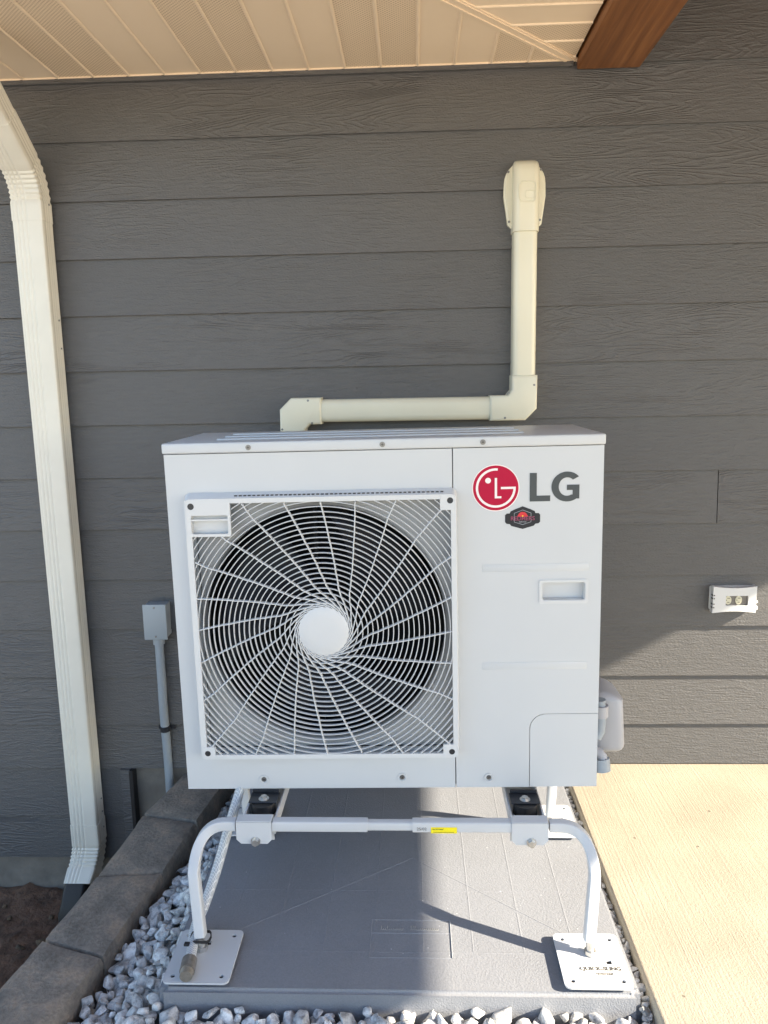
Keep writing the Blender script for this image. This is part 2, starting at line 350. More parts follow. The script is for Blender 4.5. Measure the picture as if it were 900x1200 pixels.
# ------------------------------------------------------------------ house wall
wall = thing('house_wall', 'dark grey lap siding house wall with wood grain boards above a concrete foundation', 'wall', (0, 0, 0))
def board(x0, x1, zb, zt, k=0):
    bm = B(); sec = [(-.0160, zb+.0006), (-.0152, zb), (-.0092, zb), (-.0085, zb+.006), (-.004, zb+.006), (-.004, zt+.02), (-.0062, zt+.02)]
    # bottom edge sits proud of the board below, face leans back to the top
    a = [bm.verts.new((x0, y, z)) for y, z in sec]; c_ = [bm.verts.new((x1, y, z)) for y, z in sec]
    n = len(sec)
    for i in range(n): bm.faces.new((a[i], a[(i+1) % n], c_[(i+1) % n], c_[i]))
    bm.faces.new(a); bm.faces.new(c_[::-1])
    return obj('siding_board', bm, 'siding', wall)
zs = [1.882-.16*k for k in range(-4, 15)]; XL, XR = -2.8, 5.5
zs[-1] = -.351
for k, zb in enumerate(zs):
    kk = k-4; zt = zb+.16-.001 if kk != 14 else zs[-2]-.001
    if kk == 0: zt = 2.034
    if kk == -1: zb_, x0 = 2.042, .47
    if kk < 0:
        board(.47, 2.9+.3*kk, zb, zt); board(2.902+.3*kk, XR, zb, zt); continue
    if kk == 0: board(XL, -1.139, zb, zt); board(-1.1365, 2.5, zb, 2.041); board(2.502, XR, zb, 2.041); continue
    if kk == 7: board(XL, -2.0, zb, zt); board(-1.998, .918, zb, zt); board(.9205, XR, zb, zt); continue
    if kk == 12: board(XL, .6, -.030, zt); board(.602, XR, -.0105, zt); continue
    if kk > 12: board(XL, -.946, zb, -.0312 if kk == 13 else zt); continue
    xj = [2.2, 3.4, 2.9][kk % 3]; board(XL, xj, zb, zt); board(xj+.002, XR, zb, zt)
bm = B(); box(bm, XL, XR, .0, .12, -.028, 3.0); box(bm, XL, -.93, .0, .12, -.34, -.0285)
obj('sheathing', bm, 'trim_dark', wall)
bm = B(); box(bm, -.9295, .47, .004, .14, -.6, -.029); box(bm, XL, -.930, .004, .14, -.6, -.341)
bmesh.ops.subdivide_edges(bm, edges=bm.edges, cuts=12, use_grid_fill=True)
obj('foundation', bm, 'foundation', wall)
bm = B(); box(bm, -.945, -.917, -.030, -.002, -.6, -.029, .001); tr = obj('step_flashing', bm, 'siding', wall)
bm = B(); box(bm, -.9168, -.904, -.034, -.001, -.6, -.031, .001); obj('black_flashing', bm, 'black', wall)
bm = B(); box(bm, XL, .465, -.022, -.0005, 2.0355, 2.0485, .001)
obj('frieze_trim', bm, 'siding', wall)

# ------------------------------------------------------------------ eave soffit
ev = thing('eave_soffit', 'cream vinyl soffit with plain and perforated strips under the eave', 'soffit', (0, 0, 2.05))
def strip_along(pts_lo, pts_hi, mm, axis):
    """one soffit strip: polygon (x,y) list at z=0, flat centre with a raised V at the side"""
    bm = B(); f = bm.faces.new([bm.verts.new((x_, y_, 0)) for x_, y_ in pts_lo])
    r = bmesh.ops.extrude_face_region(bm, geom=[f]); bmesh.ops.translate(bm, verts=[g for g in r['geom'] if isinstance(g, bmesh.types.BMVert)], vec=(0, 0, .012))
    return obj('soffit_strip', bm, mm, ev)
W_ = .60
pit = .1003; x_first = .466-.0915
def diag_y(x): return -(.466-x)*1.06-.012   # the mitre, running out from the inside corner
i = 0; x = .466-.024
seams = [x-pit*k_ for k_ in range(0, 33)]
for k_, xs in enumerate(seams[:-1]):
    x1, x0 = xs-.0045, seams[k_+1]+.0045
    mm = 'perf' if (k_ % 4) in (0, 1) else 'vinyl'
    e1, e0 = min(-.015, 0), 0
    far = lambda X: max(-W_, diag_y(X)+.022) if X > .466-.6 else -W_
    pts = [(x0, -.015), (x0, far(x0)), (x1, far(x1)), (x1, -.015)]
    if far(x1) > -.02: continue
    strip_along(pts, None, mm, 'y')
    # raised seam bead between strips (rounded)
BP = [(.0048*cos(a), .0042*sin(a)) for a in [2*pi*q/8 for q in range(8)]]
for xs in seams:
    f_ = max(-W_, diag_y(xs)+.022) if xs > .466-.6 else -W_
    if f_ < -.03:
        bm = B(); sweep(bm, [(xs, -.016, .0005), (xs, f_, .0005)], BP, up=Vector((0, 0, 1))); obj('seam_bead', bm, 'vinyl', ev, 60)
for xs in seams:
    if xs > -1.3 and (max(-W_, diag_y(xs)+.022) if xs > -.134 else -W_) < -.05:
        bm = B(); box(bm, xs-.0075, xs-.0005, -.024, -.0165, -.0042, -.0012); obj('seam_end', bm, 'black', ev)
# other side of the mitre: strips run along x
ys = [-.045-.1003*k_ for k_ in range(0, 34)]
for k_, y_ in enumerate(ys[:-1]):
    y1, y0 = y_-.0045, ys[k_+1]+.0045
    mm = 'perf' if (k_ % 4) in (0, 1) else 'vinyl'
    def xd(Y): return max(.466-W_-.0, .466+(Y+.012)/1.06+.022)
    strip_along([(xd(y1), y1), (xd(y0), y0), (.466, y0), (.466, y1)], None, mm, 'x')
for y_ in ys:
    x_s = max(.466-W_, .466+(y_+.012)/1.06+.022)
    bm = B(); sweep(bm, [(x_s, y_, .0005), (.4655, y_, .0005)], BP, up=Vector((0, 0, 1))); obj('seam_bead', bm, 'vinyl', ev, 60)
# mitre trim: flat double band on the diagonal
d = Vector((-1, -1.06, 0)).normalized(); nrm = Vector((d.y, -d.x, 0))
for off_, hw, zz in ((0, .019, -.003), (.010, .0025, -.0052), (-.012, .002, -.0052)):
    bm = B(); p0 = Vector((.466, -.012, zz))+nrm*off_; L_ = .83
    q = [p0-nrm*hw, p0+nrm*hw, p0+nrm*hw+d*L_, p0-nrm*hw+d*L_]
    lo = [bm.verts.new(v) for v in q]; hi = [bm.verts.new(v+Vector((0, 0, .004))) for v in q]
    bm.faces.new(lo); bm.faces.new(hi[::-1])
    for a in range(4): bm.faces.new((lo[a], lo[(a+1) % 4], hi[(a+1) % 4], hi[a]))
    obj('mitre_trim', bm, 'vinyl', ev)
bm = B(); box(bm, -2.8, .455, -.0245, -.0225+.002, -.0035, .012); obj('wall_channel', bm, 'vinyl', ev)
bm = B(); box(bm, -2.8, .4, -W_-.02, -W_-.001, -.02, .16, .002); box(bm, .466-W_-.02, .466-W_-.001, -3.4, -W_-.021, -.02, .16, .002)
obj('fascia', bm, 'vinyl', ev)
bm = B(); box(bm, -2.9, .466, -.66, -.001, .17, .2); box(bm, .466-.66, .466, -3.45, -.661, .17, .2)
obj('roof_deck', bm, 'trim_dark', ev)

# ------------------------------------------------------------------ timber beams and porch roof
def beam(x0, x1, label):
    bm = B(); box(bm, x0, x1, -3.05, -.014, 2.026, 2.40, .006, 2)
    for v in bm.verts:
        v.co.x -= (x0+x1)/2; v.co.z -= 2.026
    o = obj('timber_beam', bm, 'wood', None, 40); o.location = ((x0+x1)/2, 0, 2.026)
    tag(o, label, 'beam', 'timber porch beams'); return o
beam(.474, .646, 'brown stained timber beam at the top, running out from the wall beside the soffit')
beam(3.57, 3.74, 'brown stained timber beam at the far right edge of the porch roof')
bm = B(); box(bm, .478, 4.0, -3.1, -.014, 2.401, 2.46, .003); box(bm, .3, 4.05, -3.15, -.014, 2.462, 2.52, .003)
o = obj('porch_roof', bm, 'wood'); tag(o, 'timber porch ceiling above the concrete patio', 'roof')
for X, nm in ((.56, 'left front timber post under the porch roof'), (3.655, 'right front timber post under the porch roof')):
    bm = B(); box(bm, -.07, .07, -.07, .07, 0, 2.035, .006, 2); o = obj('porch_post', bm, 'wood'); o.location = (X, -2.95, -.012)
    tag(o, nm, 'post', 'timber porch posts')

# ------------------------------------------------------------------ downspout
ds = thing('downspout', 'cream fluted metal downspout running down the wall at the left', 'downspout', (-1.056, -.055, -.4))
def flute(w_, d_):
    """rectangular profile with rounded corners and four shallow flutes on the front (b = toward viewer)"""
    hw, hd = w_/2, d_/2; out = []
    n = 26; r = .007
    fr = []
    for i in range(n+1):
        t = i/n; a = -hw+r+(w_-2*r)*t; dip = 0
        for c_ in (-.40, -.27, -.14, -.01): dip = max(dip, .0022*math.exp(-((a/w_-c_)/.022)**2))
        fr.append((a, hd-dip))
    out += [(-hw, -hd+r), (-hw, hd-r), (-hw+r*.3, hd-r*.3)] + fr + [(hw-r*.3, hd-r*.3), (hw, hd-r)]
    for c_ in (.18, 0, -.18): out += [(hw, d_*c_+.004), (hw-.002, d_*c_), (hw, d_*c_-.004)]
    out += [(hw, -hd+r), (hw-r, -hd), (-hw+r, -hd)]
    return out
def dsweep(pts, sc, name, prof):
    bm = B(); pth = [Vector(p)-ds.location for p in pts]
    rings = []
    for i, p in enumerate(pth):
        t = (pth[min(i+1, len(pth)-1)]-pth[max(i-1, 0)]).normalized(); side = Vector((1, 0, 0)); u = side.cross(t)
        if u.y > 0: u = -u
        rings.append([bm.verts.new(p+side*a*sc[i]+u*b_*sc[i]) for a, b_ in prof])
    n = len(prof)
    for a, b_ in zip(rings, rings[1:]):
        for i in range(n): bm.faces.new((a[i], a[(i+1) % n], b_[(i+1) % n], b_[i]))
    bm.faces.new(rings[0]); bm.faces.new(rings[-1])
    return obj(name, bm, 'gutter', ds, 35)
X0, Y0 = -1.055, -.056
dsweep([(X0, Y0, -.21), (X0, Y0, 1.0), (X0, Y0, 1.665)], [1, 1, 1], 'pipe', flute(.088, .068))
# upper crimped elbow, then the offset piece out to the eave gutter
pts, sc = [(X0, Y0, 1.66), (X0, Y0, 1.70)], [1.035, 1.035]
nc = 7; R_ = .13
for i in range(nc*2+1):
    a = radians(52*i/(nc*2)); pts.append((X0, Y0-R_*(1-cos(a)), 1.71+R_*sin(a))); sc.append(1.04 if i % 2 == 0 else .975)
a = radians(52); e = Vector(pts[-1]); dr = Vector((0, -sin(a), cos(a)))
pts += [tuple(e+dr*.02), tuple(e+dr*.13)]; sc += [1.03, 1.03]
dsweep(pts, sc, 'elbow', flute(.088, .068)); e2 = Vector(pts[-1])
dsweep([tuple(e2-dr*.02), tuple(e2+dr*.27)], [.99, .99], 'offset_pipe', flute(.088, .068))
# lower elbow kicking forward
pts, sc = [(X0, Y0, -.19), (X0, Y0, -.255)], [1.04, 1.04]
for i in range(13):
    a = radians(40*i/12); pts.append((X0-.010*i/12, Y0-.13*(1-cos(a)), -.262-.13*sin(a))); sc.append(1.05 if i % 2 == 0 else .985)
e = Vector(pts[-1]); pts.append(tuple(e+Vector((-.006, -.028, -.034)))); sc.append(1.0)
dsweep(pts, sc, 'elbow', flute(.088, .068))
e = Vector(pts[-1])
for z_ in (1.73-.02, 1.39, 1.31, -.12, -.165, -.22):
    screw('rivet', ds, Vector((X0+.045, Y0+.012, z_))-ds.location, .003, .002, axis=(1, 0, 0))
bm = B(); hub = e-ds.location
sweep(bm, [hub+Vector((-.006, .01, .012)), hub+Vector((-.01, -.012, -.02)), hub+Vector((-.014, -.03, -.05)), hub+Vector((-.018, -.042, -.075)), hub+Vector((-.02, -.045, -.10))],
      [(a*.74, b_*.8) for a, b_ in rrect(-.045, .045, -.036, .036, .014)], up=Vector((0, -1, .3)), scales=[1, 1.05, .95, 1.0, .92])
obj('drain_boot', bm, 'black', ds, 40)

# ------------------------------------------------------------------ junction box and conduit
jb = thing('junction_box', 'small grey electrical box on the siding with conduit running down', 'electrical box', (-.784, -.004, .42))
bm = B(); box(bm, -.033, .033, -.056, -.006, .008, .112, .002, 2); obj('box_body', bm, 'conduit', jb, 40)
bm = B(); box(bm, -.036, .036, -.061, -.0565, .004, .116, .0015, 2); obj('cover_plate', bm, mat('box_cover', (.30, .34, .37), .4), jb, 40)
for z_ in (.014, .106): screw('screw', jb, (0, -.061, z_), .0032, .0016)
bm = B(); cyl(bm, (-.001, -.034, .009), (-.001, -.034, -.018), .0175, n=24); obj('conduit_collar', bm, 'conduit', jb, 40)
bm = B(); pth = [(-.001, -.034, -.01), (-.001, -.034, -.15), (-.003, -.031, -.22), (-.004, -.026, -.29), (-.004, -.022, -.36), (-.004, -.02, -.45), (-.004, -.02, -.62)]
sweep(bm, pth, round_prof(.0135, 18), up=Vector((0, 1, 0))); obj('conduit', bm, 'conduit', jb, 50)
bm = B(); cyl(bm, (-.004, -.026, -.295), (-.004, -.0245, -.312), .016, n=24); box(bm, -.03, .026, -.012, -.009, -.313, -.296, .002); obj('pipe_strap', bm, 'dark_metal', jb, 40)

# ------------------------------------------------------------------ outlet cover
oc = thing('outlet_cover', 'small weatherproof outlet with smoked window on the right of the wall', 'outlet', (.975, -.012, .532))
bm = B(); box(bm, -.066, .066, -.008, .004, -.038, .038, .006, 2); obj('back_plate', bm, 'white_plastic', oc, 40)
bm = B()
ol = []
for i in range(13): t = i/12; ol.append((.064-.128*t, .041-.005*sin(pi*t)))
for i in range(13): t = i/12; ol.append((-.064+.128*t, -.041+.005*sin(pi*t)))
ol2 = ol
fs = poly_xz(bm, ol, -.030, -.0085, [rrect(-.026, .040, -.018, .012, .003, 2)])
obj('hinged_cover', bm, 'white_plastic', oc, 40)
bm = B(); poly_xz(bm, rrect(-.0265, .0405, -.0185, .0125, .003, 2), -.024, -.018); obj('window', bm, 'lens', oc)
for X in (-.018, .013):
    bm = B(); poly_xz(bm, [(X+.0085*cos(a)*1.15, -.002+.0135*sin(a)) for a in [2*pi*q/16 for q in range(16)]], -.0270, -.0245); f = obj('receptacle', bm, 'ivory', oc)
    bm = B(); box(bm, X-.003, X+.005, -.0277, -.0271, .0035, .005); box(bm, X-.003, X+.004, -.0277, -.0271, -.009, -.0075); box(bm, X-.0065, X-.004, -.0277, -.0271, -.003, -.0005); obj('slot', bm, 'ink', f)
for z_ in (-.024, -.013, .004, .014):
    bm = B(); box(bm, -.0655, -.0635, -.0292, -.0180, z_-.0018, z_+.0018); box(bm, -.0628, -.0590, -.0306, -.0301, z_-.0018, z_+.0018); obj('vent_slot', bm, 'ink', oc)
bm = B(); box(bm, .064, .074, -.022, -.009, -.036, -.022, .003); box(bm, .064, .073, -.022, -.009, -.014, -.006, .002); obj('latch', bm, 'white_plastic', oc, 40)

# ------------------------------------------------------------------ line cover (pipe duct)
ld = thing('line_cover', 'cream plastic line duct bending from a wall cap down behind the white unit', 'pipe cover', (.336, -.012, 1.1))
def dome(w_, d_, n=10, flat=.45):
    """D shaped section: (side, outward)"""
    hw = w_/2; out = [(-hw, 0)]; r = hw*(1-flat)
    pts = []
    for i in range(n+1): a = radians(180-90*i/n); pts.append((-hw+r+r*cos(a), d_-r+r*sin(a)))
    for i in range(n+1): a = radians(90-90*i/n); pts.append((hw-r+r*cos(a), d_-r+r*sin(a)))
    return out+pts+[(hw, 0)]
def duct(name, p0, p1, w_, d_, horiz, z_off=0, flat=.45):
    bm = B(); pr = dome(w_, d_, flat=flat); a_, b_ = [], []
    for s_, o_ in pr:
        if horiz: a_.append(bm.verts.new((p0[0], -o_, p0[1]+s_))); b_.append(bm.verts.new((p1[0], -o_, p1[1]+s_)))
        else: a_.append(bm.verts.new((p0[0]+s_, -o_, p0[1]))); b_.append(bm.verts.new((p1[0]+s_, -o_, p1[1])))
    n = len(pr)
    for i in range(n): bm.faces.new((a_[i], a_[(i+1) % n], b_[(i+1) % n], b_[i]))
    bm.faces.new(a_); bm.faces.new(b_[::-1])
    return obj(name, bm, 'pvc', ld, 50)
z0 = -1.1
duct('vertical_duct', (0, .085), (0, .53), .066, .056, False)
duct('horizontal_duct', (-.60, .016), (-.09, .016), .066, .056, True)
def fitting(name, outline, depth=.062, bev=.008):
    bm = B(); fs = poly_xz(bm, outline, -depth, 0)
    es = list({e_ for f_ in fs for e_ in f_.edges})
    es = [e_ for e_ in bm.edges if abs(e_.verts[0].co.y+depth) < 1e-5 and abs(e_.verts[1].co.y+depth) < 1e-5]
    bmesh.ops.bevel(bm, geom=es, offset=bev, segments=4, profile=.5, affect='EDGES')
    return obj(name, bm, 'pvc', ld, 50)
fitting('corner_elbow', [(-.098, -.020), (.004, -.020), (.036, .012), (.037, .108), (-.036, .108), (-.036, .067), (-.048, .052), (-.098, .052)])
fitting('end_elbow', [(-.585, -.022), (-.585, .055), (-.672, .055), (-.706, .022), (-.709, -.30), (-.634, -.30), (-.634, -.036), (-.620, -.022)])
for p in ((-.045, .058), (-.055, -.012), (.027, .08), (-.612, -.018), (-.622, .047), (-.700, -.035)):
    screw('screw', ld, (p[0], -.0615, p[1]), .0035, .0012)
# wall cap
ol = []
for i in range(13): a = radians(180*i/12); ol.append((-.010+.058*cos(a), .635+.060*sin(a)))
ol = [(.048-.0, .525), (.053, .56), (.0585, .60)] + [(.0575*cos(radians(180*i/14)), .635+.058*sin(radians(180*i/14))) for i in range(15)] + [(-.0585, .60), (-.052, .56), (-.047, .525), (-.036, .515), (.036, .515)]
bm = B(); fs = poly_xz(bm, ol, -.018, 0); es = [e_ for e_ in bm.edges if abs(e_.verts[0].co.y+.018) < 1e-5 and abs(e_.verts[1].co.y+.018) < 1e-5]
bmesh.ops.bevel(bm, geom=es, offset=.005, segments=3, affect='EDGES'); capf = obj('cap_flange', bm, 'pvc', ld, 50)
bm = B(); pr = dome(.072, .066, flat=.4); rings = []
for z_, s_, k_ in ((.500, 1., 1.), (.60, 1., 1.), (.655, 1., 1.), (.672, .98, .9), (.684, .93, .72), (.691, .82, .45), (.694, .7, .15)):
    rings.append([bm.verts.new((a_*s_, -o_*k_, z_)) for a_, o_ in pr])
n = len(pr)
for a_, b_ in zip(rings, rings[1:]):
    for i in range(n): bm.faces.new((a_[i], a_[(i+1) % n], b_[(i+1) % n], b_[i]))
bm.faces.new(rings[0]); bm.faces.new(rings[-1][::-1]); obj('cap_hood', bm, 'pvc', ld, 50)
bm = B()
sweep(bm, [(x_, -.0665, z_) for x_, z_ in rrect(-.022, .024, .575, .628, .012)], round_prof(.0016, 6), up=Vector((0, 1, 0)), closed=True)
sweep(bm, [(x_, -.0665, z_) for x_, z_ in rrect(-.004, .022, .584, .604, .006)], round_prof(.0013, 6), up=Vector((0, 1, 0)), closed=True)
obj('embossed_mark', bm, 'pvc', ld, 50)
for X, z_ in ((-.046, .665), (.044, .669), (-.043, .533), (.043, .536)): screw('screw', ld, (X, -.0175, z_), .0035, .0015)

# ------------------------------------------------------------------ the outdoor unit
ac = thing('air_conditioner', 'large white outdoor heat pump with round fan grille on a steel stand', 'air conditioner', (-.520, -.658, .264))
ac.rotation_euler = (.0, -.0072, .004)
UW, UH, UD, US = .95, .811, .33, .627      # width, height, depth, split between fan panel and service panel
LB = .788
HC = (.334, .388)                           # fan axis (u, v)
bm = B(); OR = .283
fs = poly_xz(bm, [(0, 0), (US-.0012, 0), (US-.0012, LB-.0015), (0, LB-.0015)], 0, .012, [rrect(.058, .622, .098, .680, .004, 2)])
fpn = obj('fan_panel', bm, 'white', ac, 30)
bm = B(); poly_xz(bm, [(.056, .096), (.624, .096), (.624, .682), (.056, .682)], .022, .025, [circle(HC[0], HC[1], OR, 72)])
obj('orifice_plate', bm, mat('galvanised_plate', (.40, .41, .42), .5, var=.05, vscale=90), ac, 30)
bm = B(); lathe(bm, [(OR+.002, .0215), (OR+.001, .0205), (OR-.002, .0215), (OR-.006, .027), (OR-.008, .036), (OR-.008, .050), (OR-.004, .052)], (HC[0], 0, HC[1]), n=72)
obj('bell_mouth', bm, mat('orifice_grey', (.30, .31, .32), .5), ac, 60)
bm = B(); R2 = .036; vx, vz = .797, .178
cor = [(vx+R2-R2*cos(radians(a_)), vz-R2+R2*sin(radians(a_))) for a_ in range(0, 91, 10)]
g_ = .0016
outer = [(US+.0012, 0), (vx-g_, 0)] + [(x_-g_*.8, z_+g_*.8) for x_, z_ in cor] + [(UW, vz+g_), (UW, LB-.0015), (US+.0012, LB-.0015)]
poly_xz(bm, outer, 0, .010, [rrect(.822, .914, .447, .486, .004, 3)])
obj('service_panel', bm, 'white', ac, 30)
bm = B(); poly_xz(bm, [(vx, 0)] + cor + [(UW, vz), (UW, 0)], .0008, .011); obj('valve_cover', bm, 'white', ac, 30)
bm = B(); box(bm, US-.004, US+.004, .0125, .02, .002, LB); box(bm, vx-.006, vx+.006, .0115, .018, .002, vz); box(bm, vx, UW-.012, .0115, .018, vz-.006, vz+.006)
obj('joint_shadow_strip', bm, 'grey_plastic', ac)
# body shell
bm = B(); box(bm, 0, .010, .0125, UD, .0, LB-.001, .001); obj('left_side', bm, 'white', ac)
bm = B(); box(bm, UW-.010, UW, .0125, UD, .0, LB-.001, .001); obj('right_side', bm, 'white', ac)
bm = B(); box(bm, .011, UW-.011, .0125, UD-.001, .0005, .012); obj('base_pan', bm, 'white', ac)
bm = B(); box(bm, .011, UW-.011, UD-.02, UD, .013, LB-.002); obj('coil', bm, 'coil', ac)
bm = B(); box(bm, US+.0045, US+.012, .021, UD-.021, .013, LB-.002); obj('partition', bm, 'coil', ac)
bm = B(); box(bm, .0105, .014, .014, UD-.021, .013, LB-.002); box(bm, .0145, US, .014, .0165, .66, LB-.003) if False else None; obj('liner', bm, 'coil', ac)
bm = B(); box(bm, .0145, US+.004, .0255, .027, .013, LB-.003) if False else lathe(bm, [(OR-.007, .0525), (OR-.006, .13)], (HC[0], 0, HC[1]), n=72); obj('fan_shroud', bm, 'fan_black', ac, 60)
# lid
bm = B(); box(bm, -.003, UW+.003, -.004, UD+.003, LB, UH, .004, 3)
obj('top_lid', bm, 'white', ac, 40)
for y_ in (.07, .15, .23):
    bm = B(); box(bm, .10, .79, y_, y_+.030, UH-.002, UH+.0032, .0025, 2); obj('lid_rib', bm, 'white', ac, 40)
for u_, v_ in ((.187, .799), (.477, .799), (.692, .799)): screw('lid_screw', ac, (u_, -.004, v_), .0048, .002, .006)
for u_, v_ in ((.180, .023), (.503, .026), (.703, .024)):
    bm = B(); lathe(bm, [(.011, -.0002), (.0108, -.0022), (.0075, -.0022), (.0065, .001), (0.0001, .001)], (u_, 0, v_), n=24); obj('screw_seat', bm, 'white', ac, 40)
    screw('panel_screw', ac, (u_, .001, v_), .0045, .003, .006)
# embossed bands, handle recess
for v_ in (.512, .286):
    bm = B(); box(bm, .690, .922, -.0007, .004, v_, v_+.017, .0007, 2); obj('embossed_band', bm, 'white', ac, 40)
bm = B(); poly_xz(bm, rrect(.813, .922, .438, .494, .006), -.003, .003, [rrect(.822, .914, .447, .486, .004, 3)])
es = [e_ for e_ in bm.edges if abs(e_.verts[0].co.y+.003) < 1e-5 and abs(e_.verts[1].co.y+.003) < 1e-5 and len(e_.link_faces) == 2 and abs(e_.calc_face_angle(0)) > .5]
bmesh.ops.bevel(bm, geom=es, offset=.0018, segments=2, affect='EDGES'); hf = obj('handle_frame', bm, 'white_plastic', ac, 40)
bm = B()
box(bm, .820, .916, .018, .020, .445, .488); box(bm, .820, .8225, .004, .0179, .446, .487); box(bm, .9135, .916, .004, .0179, .446, .487)
box(bm, .8226, .9134, .004, .0179, .4855, .487); box(bm, .8226, .9134, .004, .0179, .446, .4475)
obj('handle_pocket', bm, 'white_plastic', hf)

# ---- fan grille
gr = bpy.data.objects.new('fan_grille', None)
GX0, GX1, GZ0, GZ1 = .046, .632, .089, .692; fy = -.029; t_ = .013
bm = B(); poly_xz(bm, rrect(GX0, GX1, GZ0, GZ1, .010), fy, fy+.010, [rrect(GX0+t_, GX1-t_*.85, GZ0+t_*.8, GZ1-t_*.8, .002, 2)])
# skirt flaring back to the panel
o_ = rrect(GX0, GX1, GZ0, GZ1, .010); s_ = rrect(GX0-.007, GX1+.004, GZ0-.004, GZ1+.010, .014)
a_ = [bm.verts.new((x_, fy+.0001, z_)) for x_, z_ in o_]; b_ = [bm.verts.new((x_, -.0008, z_)) for x_, z_ in s_]; n = len(a_)
for i in range(n): bm.faces.new((a_[i], a_[(i+1) % n], b_[(i+1) % n], b_[i]))
gr = obj('fan_grille', bm, 'white_plastic', ac, 30)
IX0, IX1, IZ0, IZ1 = GX0+t_-.001, GX1-t_*.85+.001, GZ0+t_*.8-.001, GZ1-t_*.8+.001
def inside(x_, z_):
    return IX0 < x_ < IX1 and IZ0 < z_ < IZ1 and not (x_ < GX0+.098 and z_ > GZ1-.082)
def clip_runs(pts, closed):
    ok = [inside(x_, z_) for x_, z_ in pts]; n = len(pts)
    if all(ok): return [(pts, closed)]
    runs = []; start = next(i for i in range(n) if not ok[i]) if closed else 0; cur = []
    rng = [(start+i) % n for i in range(n+1)] if closed else range(n)
    for i in rng:
        if ok[i]: cur.append(pts[i])
        else:
            if len(cur) > 1: runs.append((cur, False))
            cur = []
    if len(cur) > 1: runs.append((cur, False))
    return runs
def bar(bm, pts, closed, hw, y0, y1):
    P = [Vector((x_, 0, z_)) for x_, z_ in pts]; n = len(P); rings = []
    for i, p in enumerate(P):
        t = (P[(i+1) % n]-P[i-1]) if closed else (P[min(i+1, n-1)]-P[max(i-1, 0)]); t.normalize(); s = Vector((t.z, 0, -t.x))*hw
        rings.append([bm.verts.new(p+s*.55+Vector((0, y0, 0))), bm.verts.new(p-s*.55+Vector((0, y0, 0))), bm.verts.new(p-s+Vector((0, y0+.0012, 0))), bm.verts.new(p-s*.8+Vector((0, y1, 0))), bm.verts.new(p+s*.8+Vector((0, y1, 0))), bm.verts.new(p+s+Vector((0, y0+.0012, 0)))])
    for a, c_ in list(zip(rings, rings[1:])) + ([(rings[-1], rings[0])] if closed else []):
        for i in range(6): bm.faces.new((a[i], a[(i+1) % 6], c_[(i+1) % 6], c_[i]))
    if not closed: bm.faces.new(rings[0]); bm.faces.new(rings[-1][::-1])
r = .0640; HR = .0555; nr = 0
HG = (.3375, .391)
while r < .425:
    nseg = max(72, int(2*pi*r/.010)); pts = [(HG[0]+r*cos(2*pi*i/nseg), HG[1]+r*sin(2*pi*i/nseg)) for i in range(nseg)]
    if r > .27: nseg = int(2*pi*r/.005); pts = [(HG[0]+r*cos(2*pi*i/nseg), HG[1]+r*sin(2*pi*i/nseg)) for i in range(nseg)]
    runs = clip_runs(pts, True)
    if runs:
        for p_, cl in runs:
            bm = B(); bar(bm, p_, cl, .00112, fy+.0015, fy+.0085); obj('grille_ring', bm, 'white_plastic', gr, 30)
    r += .01135; nr += 1
# swirled spokes: lag angle as a function of radius
tab = [(.056, 88), (.0635, 58), (.072, 43), (.088, 27), (.104, 19.5), (.135, 13), (.17, 8.5), (.206, 5), (.25, 2.2), (.291, 0), (.35, -.8), (.44, -1.5)]
def lag(r):
    for (r0, a0), (r1, a1) in zip(tab, tab[1:]):
        if r <= r1: t = (r-r0)/(r1-r0); return a0+(a1-a0)*t
    return tab[-1][1]
for k_ in range(24):
    base = 90-15*k_-0.5; pts = []
    for i in range(110):
        r = .0552+(.43-.0552)*i/109; a = radians(base-lag(r)); pts.append((HG[0]+r*cos(a), HG[1]+r*sin(a)))
    runs = clip_runs(pts, False)
    if runs:
        bm = B(); bar(bm, runs[0][0], False, .00135, fy+.0003, fy+.0115); obj('grille_spoke', bm, 'white_plastic', gr, 30)
bm = B(); lathe(bm, [(.0001, fy-.0035), (.03, fy-.0032), (.050, fy-.0018), (HR, fy+.0005), (HR, fy+.012), (.052, fy+.012)], (HG[0], 0, HG[1]), n=56)
obj('grille_hub', bm, 'white_plastic', gr, 40)
# corner pads with dark screw holes
def pad_(x0, x1, z0, z1, hx, hz, nm='corner_pad'):
    bm = B(); poly_xz(bm, rrect(x0, x1, z0, z1, .003, 3), fy-.0006, fy+.009, [circle(hx, hz, .0068, 20)]); o = obj(nm, bm, 'white_plastic', gr, 30)
    bm = B(); cyl(bm, (hx, fy-.0002, hz), (hx, fy+.008, hz), .0067, n=20); cyl(bm, (hx, fy-.0008, hz), (hx, fy-.0003, hz), .0025, n=8)
    obj('screw_hole', bm, 'dark_metal', o, 40)
pad_(GX1-.034, GX1-.003, GZ1-.034, GZ1-.003, GX1-.0125, GZ1-.0135)
pad_(GX0+.003, GX0+.032, GZ0+.003, GZ0+.030, GX0+.0145, GZ0+.0145)
pad_(GX1-.034, GX1-.003, GZ0+.003, GZ0+.032, GX1-.0145, GZ0+.0145)
hx, hz = GX0+.014, GZ1-.016
bm = B(); hr = rrect(GX0+.013, GX0+.093, GZ1-.077, GZ1-.036, .003, 3)
poly_xz(bm, rrect(GX0+.003, GX0+.099, GZ1-.083, GZ1-.003, .004, 3), fy-.0008, fy+.008, [circle(hx, hz, .0072, 20), hr])
hp = obj('handle_plate', bm, 'white_plastic', gr, 30)
bm = B(); cyl(bm, (hx, fy-.0002, hz), (hx, fy+.008, hz), .0071, n=20); obj('screw_hole', bm, 'dark_metal', hp, 40)
